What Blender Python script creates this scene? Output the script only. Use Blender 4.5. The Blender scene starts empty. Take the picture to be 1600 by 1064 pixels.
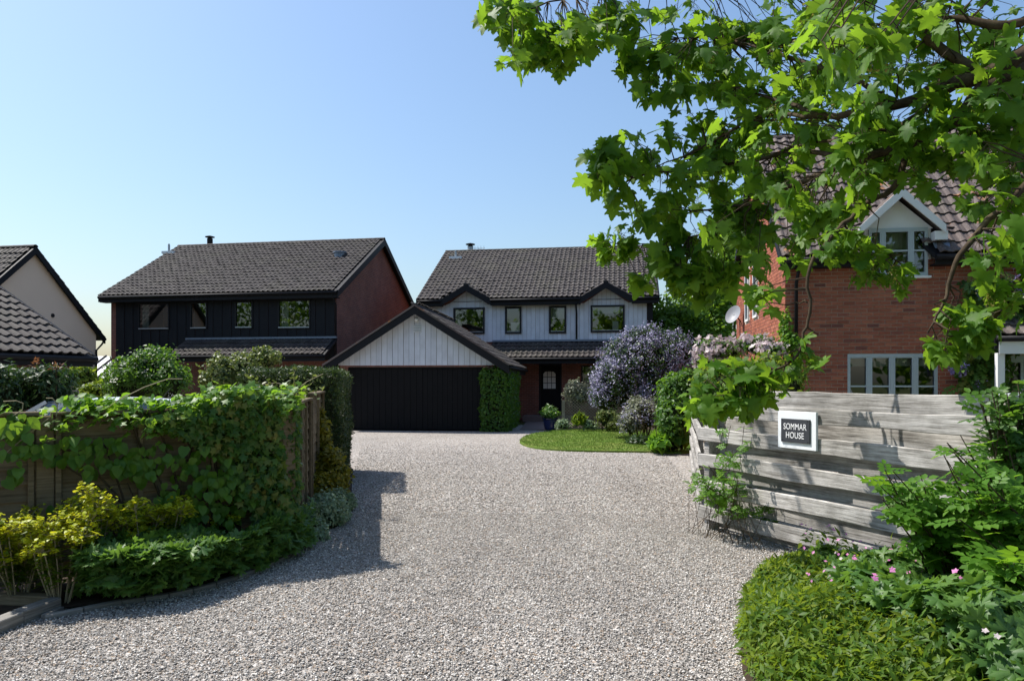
import bpy, math, random
import numpy as np
from mathutils import Vector, Matrix

R = math.radians
random.seed(7)
rng = np.random.RandomState(11)
scene = bpy.context.scene
col = scene.collection

# ------------------------------------------------------------------ camera, sky, sun
FPX, U0, V0, CAMZ = 1150.0, 800.0, 597.0, 1.6
cam_d = bpy.data.cameras.new('camera')
cam = bpy.data.objects.new('camera', cam_d)
col.objects.link(cam)
cam.location = (0, 0, CAMZ)
cam.rotation_euler = (R(90), 0, 0)
cam_d.sensor_fit = 'HORIZONTAL'
cam_d.sensor_width = 36.0
cam_d.lens = 36.0 * FPX / 1600.0
cam_d.shift_y = (V0 - 532.0) / 1600.0
cam_d.clip_start = 0.05
cam_d.clip_end = 2000
scene.camera = cam

SUN_EL = 56.5
SUN_H = Vector((-0.925, 0.38, 0)).normalized()        # horizontal direction towards the sun
world = bpy.data.worlds.new('World')
scene.world = world
world.use_nodes = True
wn = world.node_tree.nodes
wl = world.node_tree.links
wn.clear()
wo = wn.new('ShaderNodeOutputWorld')
wb = wn.new('ShaderNodeBackground')
ws = wn.new('ShaderNodeTexSky')
ws.sky_type = 'NISHITA'
ws.sun_disc = False
ws.sun_elevation = R(SUN_EL)
ws.sun_rotation = math.atan2(SUN_H.x, SUN_H.y)
ws.altitude = 0
ws.air_density = 1.4
ws.dust_density = 1.8
ws.ozone_density = 6.0
wb.inputs['Strength'].default_value = 0.108
wl.new(ws.outputs[0], wb.inputs[0])
wl.new(wb.outputs[0], wo.inputs[0])

sun_d = bpy.data.lights.new('sun', 'SUN')
sun = bpy.data.objects.new('sun', sun_d)
col.objects.link(sun)
sun_d.energy = 4.4
sun_d.angle = R(0.53)
sun_d.color = (1.0, 0.955, 0.89)
sdir = Vector((SUN_H.x * math.cos(R(SUN_EL)), SUN_H.y * math.cos(R(SUN_EL)), math.sin(R(SUN_EL))))
sun.rotation_euler = (-sdir).to_track_quat('-Z', 'Y').to_euler()
sun.location = sdir * 60

vs = scene.view_settings
vs.view_transform = 'Standard'
vs.look = 'None'
vs.exposure = 0.68
vs.gamma = 1.0
vs.use_curve_mapping = False
scene.render.engine = 'CYCLES'
scene.cycles.use_denoising = True
scene.cycles.denoiser = 'OPENIMAGEDENOISE'
scene.cycles.denoising_input_passes = 'RGB_ALBEDO_NORMAL'
scene.cycles.denoising_prefilter = 'ACCURATE'
scene.cycles.max_bounces = 8
scene.cycles.diffuse_bounces = 3
scene.cycles.glossy_bounces = 3
scene.cycles.transmission_bounces = 4
scene.cycles.transparent_max_bounces = 12
scene.cycles.caustics_reflective = False
scene.cycles.caustics_refractive = False
scene.cycles.sample_clamp_indirect = 6.0


# ------------------------------------------------------------------ helpers
def P(u, v, d):
    return Vector(((u - U0) / FPX * d, d, CAMZ + (V0 - v) / FPX * d))


def G(u, v, z=0.0):
    d = (CAMZ - z) * FPX / (v - V0)
    return Vector(((u - U0) / FPX * d, d, z))


class Frame:
    """A place with its own axes: x runs along (cos, -sin), y runs away behind it."""
    def __init__(self, ox, oy, deg):
        self.o = Vector((ox, oy, 0)); self.t = R(deg)
        c, s = math.cos(self.t), math.sin(self.t)
        self.a = Vector((c, -s, 0)); self.b = Vector((s, c, 0))

    def hit(self, u, v, y=0.0):
        r = Vector(((u - U0) / FPX, 1, (V0 - v) / FPX))
        C = Vector((0, 0, CAMZ))
        t = (y + (self.o - C).dot(self.b)) / r.dot(self.b)
        p = C + r * t
        return (p - self.o).dot(self.a), p.z

    def w(self, x, y, z):
        p = self.o + self.a * x + self.b * y
        return Vector((p.x, p.y, z))


def tag(o, label=None, cat=None, group=None, kind=None):
    if label: o['label'] = label
    if cat: o['category'] = cat
    if group: o['group'] = group
    if kind: o['kind'] = kind
    return o


def empty(name, loc=(0, 0, 0), rz=0.0, label=None, cat=None, group=None):
    o = bpy.data.objects.new(name, None)
    o.empty_display_size = 0.2
    col.objects.link(o)
    o.location = loc
    o.rotation_euler = (0, 0, rz)
    return tag(o, label, cat, group)


def link(name, mesh, parent=None, loc=None, rot=None):
    o = bpy.data.objects.new(name, mesh)
    col.objects.link(o)
    if parent: o.parent = parent
    if loc is not None: o.location = loc
    if rot is not None: o.rotation_euler = rot
    return o


class MB:
    def __init__(self):
        self.v = []; self.f = []; self.var = []; self.cur = 0.0

    def face(self, pts):
        n = len(self.v)
        self.v.extend([tuple(p) for p in pts])
        self.f.append(tuple(range(n, n + len(pts))))
        self.var.append(self.cur)

    def add(self, vs, fs):
        n = len(self.v)
        self.v.extend([tuple(p) for p in vs])
        for f in fs:
            self.f.append(tuple(i + n for i in f)); self.var.append(self.cur)

    def box(self, x0, x1, y0, y1, z0, z1, skip=''):
        vs = [(x0, y0, z0), (x1, y0, z0), (x1, y1, z0), (x0, y1, z0), (x0, y0, z1), (x1, y0, z1), (x1, y1, z1), (x0, y1, z1)]
        fs = {'b': (0, 3, 2, 1), 't': (4, 5, 6, 7), 'f': (0, 1, 5, 4), 'k': (2, 3, 7, 6), 'l': (3, 0, 4, 7), 'r': (1, 2, 6, 5)}
        self.add(vs, [f for k, f in fs.items() if k not in skip])
        return self

    def cbox(self, x0, x1, y0, y1, z0, z1, c=0.006):
        """box with its four front edges (towards -y) chamfered"""
        vs = [(x0 + c, y0, z0 + c), (x1 - c, y0, z0 + c), (x1 - c, y0, z1 - c), (x0 + c, y0, z1 - c),
              (x0, y0 + c, z0), (x1, y0 + c, z0), (x1, y0 + c, z1), (x0, y0 + c, z1),
              (x0, y1, z0), (x1, y1, z0), (x1, y1, z1), (x0, y1, z1)]
        fs = [(0, 1, 2, 3), (0, 4, 5, 1), (1, 5, 6, 2), (2, 6, 7, 3), (3, 7, 4, 0),
              (4, 8, 9, 5), (5, 9, 10, 6), (6, 10, 11, 7), (7, 11, 8, 4), (9, 8, 11, 10)]
        self.add(vs, fs)
        return self

    def beam(self, p, q, w, h, up=(0, 0, 1)):
        p = Vector(p); q = Vector(q); d = (q - p).normalized(); up = Vector(up)
        s = d.cross(up)
        if s.length < 1e-4: s = Vector((1, 0, 0))
        s.normalize(); t = s.cross(d).normalized()
        vs = []
        for c in (p, q):
            for a, b in ((-1, -1), (1, -1), (1, 1), (-1, 1)):
                vs.append(c + s * (a * w / 2) + t * (b * h / 2))
        self.add(vs, [(0, 1, 2, 3), (7, 6, 5, 4), (0, 4, 5, 1), (1, 5, 6, 2), (2, 6, 7, 3), (3, 7, 4, 0)])
        return self

    def tube(self, pts, rad, n=6, cap=True):
        pts = [Vector(p) for p in pts]
        if not hasattr(rad, '__len__'): rad = [rad] * len(pts)
        base = len(self.v)
        prev = None
        for i, p in enumerate(pts):
            d = (pts[min(i + 1, len(pts) - 1)] - pts[max(i - 1, 0)])
            d = d.normalized() if d.length > 1e-9 else Vector((0, 0, 1))
            if prev is None:
                s = d.cross(Vector((0, 0, 1)))
                if s.length < 1e-3: s = d.cross(Vector((1, 0, 0)))
            else:
                s = prev - d * prev.dot(d)
                if s.length < 1e-6: s = d.cross(Vector((1, 0, 0)))
            s.normalize(); prev = s; t = d.cross(s)
            for k in range(n):
                a = 2 * math.pi * k / n
                self.v.append(tuple(p + (s * math.cos(a) + t * math.sin(a)) * rad[i]))
        for i in range(len(pts) - 1):
            for k in range(n):
                a = base + i * n + k; b = base + i * n + (k + 1) % n
                self.f.append((a, b, b + n, a + n)); self.var.append(self.cur)
        if cap:
            self.f.append(tuple(base + k for k in range(n))[::-1]); self.var.append(self.cur)
            self.f.append(tuple(base + (len(pts) - 1) * n + k for k in range(n))); self.var.append(self.cur)
        return self

    def lathe(self, prof, n=16, c=(0, 0, 0)):
        base = len(self.v)
        for r, z in prof:
            for k in range(n):
                a = 2 * math.pi * k / n
                self.v.append((c[0] + r * math.cos(a), c[1] + r * math.sin(a), c[2] + z))
        for i in range(len(prof) - 1):
            for k in range(n):
                a = base + i * n + k; b = base + i * n + (k + 1) % n
                self.f.append((a, b, b + n, a + n)); self.var.append(self.cur)
        return self

    def prism(self, poly, y0, y1):
        """polygon given in x,z, pushed from y0 to y1"""
        n = len(poly)
        vs = [(x, y0, z) for x, z in poly] + [(x, y1, z) for x, z in poly]
        fs = [tuple(range(n)), tuple(range(2 * n - 1, n - 1, -1))]
        for i in range(n):
            j = (i + 1) % n
            fs.append((i, i + n, j + n, j))
        self.add(vs, fs)
        return self

    def mesh(self, name, mat, smooth=False):
        m = bpy.data.meshes.new(name)
        m.from_pydata(self.v, [], self.f)
        if any(self.var):
            at = m.attributes.new('var', 'FLOAT', 'FACE')
            at.data.foreach_set('value', np.array(self.var, dtype=np.float32))
        if smooth: m.shade_smooth()
        if mat: m.materials.append(mat)
        m.update()
        return m

    def build(self, name, mat, parent=None, smooth=False, kind=None, label=None):
        o = link(name, self.mesh(name, mat, smooth), parent)
        if kind: o['kind'] = kind
        if label: o['label'] = label
        return o


def norm(a):
    return a / np.maximum(np.linalg.norm(a, axis=-1, keepdims=True), 1e-9)


class Leaves:
    """many small blades gathered into one mesh"""
    def __init__(self):
        self.V = []; self.F = []; self.S = []; self.n = 0

    def put(self, tmpl, pos, nrm, tip, size, var, aspect=None):
        tv, tf = tmpl
        tv = np.array(tv, dtype=np.float32)
        pos = np.asarray(pos, dtype=np.float32); m = len(pos)
        if m == 0: return
        nrm = norm(np.asarray(nrm, dtype=np.float32))
        tip = np.asarray(tip, dtype=np.float32)
        tip = norm(tip - nrm * np.sum(tip * nrm, axis=1, keepdims=True) + 1e-5)
        side = np.cross(tip, nrm)
        size = np.broadcast_to(np.asarray(size, dtype=np.float32), (m,))
        L = tv[None, :, :] * size[:, None, None]
        W = pos[:, None, :] + L[..., 0:1] * side[:, None, :] + L[..., 1:2] * tip[:, None, :] + L[..., 2:3] * nrm[:, None, :]
        k = len(tv)
        self.V.append(W.reshape(-1, 3))
        off = self.n + np.arange(m, dtype=np.int64) * k
        var = np.broadcast_to(np.asarray(var, dtype=np.float32), (m,))
        for f in tf:
            self.F.append((np.array(f)[None, :] + off[:, None]))
            self.S.append(var)
        self.n += m * k

    def mesh(self, name, mat, smooth=False):
        V = np.concatenate(self.V).astype(np.float32)
        idx = np.concatenate([f.reshape(-1) for f in self.F]).astype(np.int32)
        tot = np.concatenate([np.full(len(f), f.shape[1], dtype=np.int32) for f in self.F])
        start = np.concatenate([[0], np.cumsum(tot)[:-1]]).astype(np.int32)
        m = bpy.data.meshes.new(name)
        m.vertices.add(len(V)); m.vertices.foreach_set('co', V.reshape(-1))
        m.loops.add(len(idx)); m.loops.foreach_set('vertex_index', idx)
        m.polygons.add(len(tot)); m.polygons.foreach_set('loop_start', start)
        m.polygons.foreach_set('loop_total', tot)
        m.update(calc_edges=True)
        at = m.attributes.new('var', 'FLOAT', 'FACE')
        at.data.foreach_set('value', np.concatenate(self.S).astype(np.float32))
        if smooth: m.shade_smooth()
        m.materials.append(mat)
        return m

    def build(self, name, mat, parent=None, kind=None, smooth=False):
        o = link(name, self.mesh(name, mat, smooth), parent)
        if kind: o['kind'] = kind
        return o


# leaf outlines (x side, y tip, z up)
LEAF = ([(0, 0, 0), (.26, .3, .06), (.24, .62, .05), (0, 1, -.06), (-.24, .62, .05), (-.26, .3, .06), (0, .45, 0)],
        [(0, 1, 2, 6), (6, 2, 3), (6, 3, 4), (0, 6, 4, 5)])
NARROW = ([(0, 0, 0), (.15, .4, .04), (0, 1, -.12), (-.15, .4, .04), (0, .45, 0)], [(0, 1, 4), (1, 2, 4), (2, 3, 4), (3, 0, 4)])
TINY = ([(0, 0, 0), (.3, .5, .05), (0, 1, 0), (-.3, .5, .05)], [(0, 1, 2), (0, 2, 3)])
NEEDLE = ([(0, 0, 0), (.13, .5, .04), (0, 1, 0), (-.13, .5, .04)], [(0, 1, 2), (0, 2, 3)])
HEART = ([(0, 0, 0), (.28, -.06, .05), (.46, .22, .07), (.34, .62, .03), (0, 1.02, -.12), (-.34, .62, .03), (-.46, .22, .07), (-.28, -.06, .05), (0, .4, 0)],
         [(0, 1, 2, 8), (8, 2, 3), (8, 3, 4), (8, 4, 5), (8, 5, 6), (0, 8, 6, 7)])


def maple(droop=.22, seed=0):
    r = random.Random(seed)
    # half outline, going round from the stalk to the tip
    half = [(.06, -.03), (.20, -.12), (.39, -.13), (.37, .0), (.33, .075), (.54, .10), (.71, .27), (.54, .315), (.345, .375), (.42, .52), (.48, .71), (.33, .655), (.22, .68), (.145, .86)]
    pts = [(0, 0)] + half + [(0, 1.04)] + [(-x, y) for x, y in half[::-1]]
    vs = []
    for x, y in pts:
        x *= 1 + r.uniform(-.06, .06); y *= 1 + r.uniform(-.04, .04)
        rr = math.hypot(x, y - .3)
        vs.append((x, y, -droop * rr * rr + .10 * abs(x) + r.uniform(-.012, .012)))
    c = [(0, .18, .0), (0, .5, -.02), (.2, .22, .035), (-.2, .22, .035), (.14, .46, .02), (-.14, .46, .02)]
    n = len(vs)
    vs += c
    C0, C1, CR, CL, DR, DL = range(n, n + 6)
    fs = [(0, 1, CR, C0), (1, 2, CR), (2, 3, CR), (3, 4, CR), (4, 5, CR), (5, 6, 7, CR), (7, 8, CR), (8, DR, CR), (8, 9, DR), (9, 10, 11, DR), (11, 12, DR), (12, 13, DR), (13, 14, DR),
          (14, 15, C1, DR), (C0, CR, DR, C1)]
    mir = {0: 0, 15: 15, C0: C0, C1: C1, CR: CL, DR: DL}
    for i in range(1, 15): mir[i] = 30 - i
    fs += [tuple(mir[i] for i in f)[::-1] for f in fs]
    # a small tooth on every stretch of the rim
    rim = 30
    out = []
    for f in fs:
        g_ = []
        for k in range(len(f)):
            p, q = f[k], f[(k + 1) % len(f)]
            g_.append(p)
            if p < rim and q < rim and (abs(p - q) == 1 or abs(p - q) == rim - 1):
                A, B = Vector(vs[p]), Vector(vs[q])
                mid = (A + B) / 2; L = (B - A).length
                o_ = Vector((B.y - A.y, A.x - B.x, 0)).normalized() if L > 1e-6 else Vector((0, 0, 0))
                if o_.dot(mid - Vector((0, .3, 0))) < 0: o_ = -o_
                t_ = mid.lerp(A if abs(A.x) > abs(B.x) else B, .25) + o_ * .13 * L
                vs.append((t_.x, t_.y, t_.z - .01)); g_.append(len(vs) - 1)
        out.append(tuple(g_))
    return vs, out


MAPLES = [maple(.10, 1), maple(.28, 2), maple(.50, 3)]


def star(lobes=5, deep=.45, droop=.15):
    pts = []
    for i in range(lobes):
        a0 = R(-130 + 260 * i / (lobes - 1)); da = R(260 / (lobes - 1) / 2)
        pts.append((math.sin(a0) * .5, .35 + math.cos(a0) * .55, -droop * .3))
        if i < lobes - 1:
            pts.append((math.sin(a0 + da) * .5 * deep, .35 + math.cos(a0 + da) * .55 * deep, 0))
    vs = [(0, .3, .03)] + pts
    return vs, [(0, i, i + 1) for i in range(1, len(pts))] + [(0, len(pts), 1)]


STAR = star(5, .5)


def lobed():
    vs = [(0, .28, .04)]
    for i in range(5):
        a0 = R(-118 + 59 * i)
        for da, rr in ((-20, .34), (-17, .52), (-9, .47), (0, .64), (9, .47), (17, .52), (20, .34)):
            a = a0 + R(da)
            vs.append((math.sin(a) * rr, .3 + math.cos(a) * rr, -.10 * rr + .03 * math.cos(R(da * 6))))
    n = len(vs) - 1
    return vs, [(0, i, i + 1) for i in range(1, n)]


GERAN = lobed()
FLOWER = star(5, .62, -.2)


def pinnate(pairs=3):
    vs = []; fs = []
    def leaflet(x, y, ang, s):
        n = len(vs)
        for lx, ly, lz in [(0, 0, 0), (.26, .25, .05), (.30, .6, .05), (0, 1, -.08), (-.30, .6, .05), (-.26, .25, .05)]:
            lx *= s; ly *= s
            vs.append((x + lx * math.cos(ang) + ly * math.sin(ang), y - lx * math.sin(ang) + ly * math.cos(ang), lz * s - .05 * y))
        fs.append((n, n + 1, n + 2, n + 3)); fs.append((n, n + 3, n + 4, n + 5))
    for i in range(pairs):
        y = .12 + .24 * i
        leaflet(0, y, R(68), .42); leaflet(0, y, R(-68), .42)
    leaflet(0, .12 + .24 * pairs - .1, 0, .42)
    return vs, fs


PINNATE = pinnate(3)


def rdirs(n, r=rng):
    return norm(r.normal(size=(n, 3)))


def blades(lv, tmpl, pos, nrm, size, var=None, droop=.35, jitter=.5, sj=.35, r=rng):
    """leaves at pos that face roughly along nrm"""
    m = len(pos)
    n2 = norm(np.asarray(nrm) + jitter * r.normal(size=(m, 3)))
    tip = rdirs(m, r) + np.array([0, 0, -droop])
    s = size * (1 + sj * r.uniform(-1, 1, m))
    lv.put(tmpl, pos, n2, tip, s, r.uniform(0, 1, m) if var is None else var)


def clumpy(c, rad, n, m=24, cr=.42, r=rng, low=-.55):
    """points and normals spread over an uneven ellipsoid made of clumps"""
    c = np.array(c); rad = np.array(rad)
    d = rdirs(m * 3, r); d = d[d[:, 2] > low][:m]
    k = r.randint(0, len(d), n)
    sz = r.uniform(.55, 1.4, len(d))
    d2 = rdirs(n, r)
    rr = r.uniform(.4, 1.0, n) ** .5
    stray = r.uniform(0, 1, n) < .10
    rr = np.where(stray, rr * r.uniform(1.0, 1.5, n), rr)
    d2 = np.where(stray[:, None], norm(d2 + np.array([0, 0, .7])), d2)
    rel = d[k] * (1 - cr * .8) * r.uniform(.85, 1.08, len(d))[k][:, None] + d2 * (cr * sz[k] * rr)[:, None]
    nr = norm(d2 * .75 + d[k] * .35 + np.array([0, 0, .25]))
    return c + rel * rad, nr


def blob(mb, c, rad, seed=0, n1=10, n2=14):
    """uneven dark twig core inside a bush"""
    r = random.Random(seed)
    ph = [r.uniform(0, 6) for _ in range(4)]
    vs = []; fs = []
    for i in range(n1 + 1):
        th = math.pi * i / n1
        for j in range(n2):
            a = 2 * math.pi * j / n2
            k = 1 + .12 * math.sin(3 * a + ph[0]) * math.sin(2 * th + ph[1]) + .1 * math.sin(5 * th + ph[2] + 2 * a)
            vs.append((c[0] + rad[0] * k * math.sin(th) * math.cos(a), c[1] + rad[1] * k * math.sin(th) * math.sin(a), c[2] + rad[2] * k * math.cos(th)))
    for i in range(n1):
        for j in range(n2):
            a = i * n2 + j; b = i * n2 + (j + 1) % n2
            fs.append((a, b, b + n2, a + n2))
    mb.add(vs, fs)


# ------------------------------------------------------------------ materials
def mat(name):
    m = bpy.data.materials.new(name)
    m.use_nodes = True
    nt = m.node_tree
    nt.nodes.clear()
    out = nt.nodes.new('ShaderNodeOutputMaterial')
    return m, nt, out


def nd(nt, t, **kw):
    n = nt.nodes.new(t)
    for k, v in kw.items():
        if k in n.inputs: n.inputs[k].default_value = v
        else: setattr(n, k, v)
    return n


def ramp(nt, fac, stops, interp='LINEAR'):
    r = nt.nodes.new('ShaderNodeValToRGB')
    r.color_ramp.interpolation = interp
    e = r.color_ramp.elements
    while len(e) < len(stops): e.new(0.5)
    for i, (p, c) in enumerate(stops):
        e[i].position = p
        e[i].color = (c[0], c[1], c[2], 1)
    nt.links.new(fac, r.inputs[0])
    return r.outputs[0]


def math_n(nt, op, a, b=None):
    n = nt.nodes.new('ShaderNodeMath'); n.operation = op
    for i, x in enumerate((a, b)):
        if x is None: continue
        if isinstance(x, (int, float)): n.inputs[i].default_value = x
        else: nt.links.new(x, n.inputs[i])
    return n.outputs[0]


def mixc(nt, fac, a, b, blend='MIX'):
    n = nt.nodes.new('ShaderNodeMix'); n.data_type = 'RGBA'; n.blend_type = blend
    for i, x in ((0, fac), (6, a), (7, b)):
        if isinstance(x, (int, float)): n.inputs[i].default_value = x
        elif isinstance(x, tuple): n.inputs[i].default_value = (x[0], x[1], x[2], 1)
        else: nt.links.new(x, n.inputs[i])
    return n.outputs[2]


def varval(nt):
    """a number that differs from piece to piece"""
    a = nd(nt, 'ShaderNodeAttribute', attribute_name='var')
    o = nd(nt, 'ShaderNodeObjectInfo')
    s = math_n(nt, 'ADD', a.outputs['Fac'], o.outputs['Random'])
    return math_n(nt, 'FRACT', s)


def coords(nt, scale=(1, 1, 1), which='Object', shift=True):
    t = nd(nt, 'ShaderNodeTexCoord')
    mp = nd(nt, 'ShaderNodeMapping')
    mp.inputs['Scale'].default_value = scale
    nt.links.new(t.outputs[which], mp.inputs[0])
    if not shift: return mp.outputs[0]
    o = nd(nt, 'ShaderNodeObjectInfo')
    m2 = math_n(nt, 'MULTIPLY', o.outputs['Random'], 37.0)
    ad = nd(nt, 'ShaderNodeVectorMath', operation='ADD')
    nt.links.new(mp.outputs[0], ad.inputs[0]); nt.links.new(m2, ad.inputs[1])
    return ad.outputs[0]


def noise(nt, vec, scale, detail=4, rough=.6):
    n = nd(nt, 'ShaderNodeTexNoise', Scale=scale, Detail=detail, Roughness=rough)
    nt.links.new(vec, n.inputs['Vector'])
    return n.outputs['Fac']


def bsdf(nt, out, color, rough=.7, spec=.4, metal=0.0, bump=None, bstr=.3, bdist=.01):
    p = nd(nt, 'ShaderNodeBsdfPrincipled')
    for k, x in (('Base Color', color), ('Roughness', rough)):
        if isinstance(x, tuple): p.inputs[k].default_value = (x[0], x[1], x[2], 1)
        elif isinstance(x, (int, float)): p.inputs[k].default_value = x
        else: nt.links.new(x, p.inputs[k])
    p.inputs['Specular IOR Level'].default_value = spec
    p.inputs['Metallic'].default_value = metal
    if bump is not None:
        b = nd(nt, 'ShaderNodeBump', Strength=bstr, Distance=bdist)
        nt.links.new(bump, b.inputs['Height']); nt.links.new(b.outputs[0], p.inputs['Normal'])
    nt.links.new(p.outputs[0], out.inputs[0])
    return p


def plain(name, color, rough=.6, spec=.4, metal=0.0, vary=.12, nscale=3.0, bump=.15):
    m, nt, out = mat(name)
    v = coords(nt)
    n = noise(nt, v, nscale, 5)
    n2 = noise(nt, v, nscale * 17, 3)
    c = mixc(nt, n, tuple(x * (1 - vary) for x in color), tuple(min(1, x * (1 + vary)) for x in color))
    bsdf(nt, out, c, rough, spec, metal, n2, bump, .004)
    return m


def leafmat(name, cols, trans, tw=.35, rough=.45, spec=.35, mott=9.0):
    m, nt, out = mat(name)
    v = varval(nt)
    k = len(cols)
    c = ramp(nt, v, [(i / max(1, k - 1), x) for i, x in enumerate(cols)])
    gg = nd(nt, 'ShaderNodeNewGeometry')
    nn = noise(nt, gg.outputs['Position'], mott, 4, .65)
    c = mixc(nt, 1.0, c, ramp(nt, nn, [(.3, (.68, .72, .70)), (.7, (1.25, 1.18, 1.1))]), 'MULTIPLY')
    p = nd(nt, 'ShaderNodeBsdfPrincipled')
    p.inputs['Roughness'].default_value = rough
    p.inputs['Specular IOR Level'].default_value = spec
    nt.links.new(c, p.inputs['Base Color'])
    t = nd(nt, 'ShaderNodeBsdfTranslucent')
    tc = mixc(nt, .75, c, trans)
    nt.links.new(tc, t.inputs[0])
    ms = nd(nt, 'ShaderNodeMixShader'); ms.inputs[0].default_value = tw
    nt.links.new(p.outputs[0], ms.inputs[1]); nt.links.new(t.outputs[0], ms.inputs[2])
    nt.links.new(ms.outputs[0], out.inputs[0])
    return m


M = {}
# plank-like woods: grain runs along local x
def wood(name, c0, c1, c2, gscale=(1.2, 22, 26), stain=.5, rough=.85, bstr=.5):
    m, nt, out = mat(name)
    v = coords(nt, gscale)
    g = noise(nt, v, 2.2, 6, .7)
    v2 = coords(nt, (1, 1, 1))
    s = noise(nt, v2, 2.6, 5, .65)
    base = ramp(nt, g, [(.28, c0), (.5, c1), (.72, c2)])
    st = ramp(nt, s, [(.38, (0, 0, 0)), (.62, (1, 1, 1))])
    dark = mixc(nt, .72, base, (c0[0] * .5, c0[1] * .52, c0[2] * .45))
    fac = math_n(nt, 'MULTIPLY', st, stain)
    c = mixc(nt, fac, base, dark)
    vv = varval(nt)
    tone = math_n(nt, 'ADD', math_n(nt, 'MULTIPLY', vv, .35), .8)
    c = mixc(nt, 1.0, c, tone, 'MULTIPLY')
    bsdf(nt, out, c, rough, .2, 0, g, bstr, .006)
    return m


M['fence_grey'] = wood('weathered_grey_oak', (.085, .075, .062), (.46, .435, .40), (.70, .67, .63), stain=.62, bstr=.9)
M['fence_brown'] = wood('brown_fence_wood', (.09, .066, .038), (.19, .145, .088), (.28, .22, .14), stain=.4)
M['trellis_wood'] = wood('trellis_wood', (.14, .12, .09), (.26, .225, .17), (.36, .31, .24), stain=.2)
M['sleeper'] = wood('edging_timber', (.12, .11, .10), (.24, .225, .2), (.36, .34, .31), stain=.4)

M['black_board'] = plain('black_stained_board', (.013, .014, .017), .7, .18, vary=.3, nscale=2)
M['black_trim'] = plain('black_painted_trim', (.010, .010, .012), .6, .2, vary=.2)
M['door_black'] = plain('black_garage_door', (.008, .0075, .008), .7, .15, vary=.25)
M['dark_frame'] = plain('dark_window_frame', (.011, .011, .013), .5, .25)
M['grey_frame'] = plain('pale_grey_blue_paint', (.40, .47, .49), .4, .4, vary=.06)
M['white_trim'] = plain('white_painted_trim', (.74, .75, .74), .45, .4, vary=.05)
M['render'] = plain('cream_render', (.72, .56, .44), .9, .1, vary=.05, nscale=1.2, bump=.4)
M['interior'] = plain('room_inside', (.22, .20, .18), .9, .1)
M['curtain'] = plain('pale_curtain', (.62, .60, .56), .9, .1, vary=.1, nscale=6)
M['paper'] = plain('white_paper_card', (.85, .88, .9), .7, .2, vary=.02)
M['mortar'] = plain('mortar', (.50, .44, .37), .95, .1, vary=.15, nscale=8)
M['metal_grey'] = plain('grey_metal', (.35, .37, .39), .4, .5, .6)
M['lead'] = plain('lead_flashing', (.16, .19, .24), .45, .5, .3, vary=.3)
M['sign_white'] = plain('sign_board_white', (.8, .83, .84), .45, .4, vary=.03)
M['sign_slate'] = plain('sign_slate', (.045, .048, .055), .4, .5, vary=.12, nscale=8)
M['letter'] = plain('sign_lettering', (.85, .85, .85), .5, .3, vary=.01)
M['dish'] = plain('dish_paint', (.24, .25, .27), .5, .4, vary=.06)
M['pot'] = plain('blue_glazed_pot', (.012, .02, .09), .15, .6)
M['soil'] = plain('bed_soil', (.055, .04, .028), .95, .1, vary=.5, nscale=14, bump=.9)
M['core'] = plain('inner_twigs', (.018, .024, .010), .95, .05, vary=.4, nscale=10)
M['paving'] = plain('path_paving', (.17, .13, .12), .9, .2, vary=.25, nscale=6)
M['car_paint'] = plain('car_paint', (.62, .66, .7), .25, .6, .1, vary=.02)
M['tyre'] = plain('tyre_rubber', (.02, .02, .02), .8, .2)
M['wheel_metal'] = plain('wheel_alloy', (.5, .5, .52), .35, .5, .8)
M['lamp_lens'] = plain('lamp_lens', (.6, .6, .58), .15, .6)
M['plant_stem'] = plain('green_stem', (.10, .12, .04), .7, .2)
M['pale_stem'] = plain('pale_stem', (.30, .26, .16), .7, .2)


def bark():
    m, nt, out = mat('sycamore_bark')
    v = coords(nt)
    a = noise(nt, v, 9, 6, .7); b = noise(nt, v, 45, 4)
    c = ramp(nt, a, [(.3, (.030, .022, .014)), (.55, (.075, .055, .035)), (.75, (.11, .10, .045))])
    bsdf(nt, out, c, .9, .1, 0, b, .7, .006)
    return m
M['bark'] = bark()


def white_boards():
    m, nt, out = mat('white_painted_boards')
    v = coords(nt, (1, 1, 1))
    n = noise(nt, v, 2.0, 5, .6)
    v2 = coords(nt, (14, 14, .9))
    g = noise(nt, v2, 3, 4)
    vv = varval(nt)
    tone = math_n(nt, 'ADD', math_n(nt, 'MULTIPLY', vv, .12), .88)
    c = ramp(nt, n, [(.3, (.56, .58, .62)), (.6, (.66, .69, .745))])
    c = mixc(nt, math_n(nt, 'MULTIPLY', ramp(nt, g, [(.55, (0, 0, 0)), (.8, (1, 1, 1))]), .35), c, (.42, .42, .40))
    c = mixc(nt, 1.0, c, tone, 'MULTIPLY')
    bsdf(nt, out, c, .6, .3, 0, g, .2, .004)
    return m
M['white_board'] = white_boards()


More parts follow.
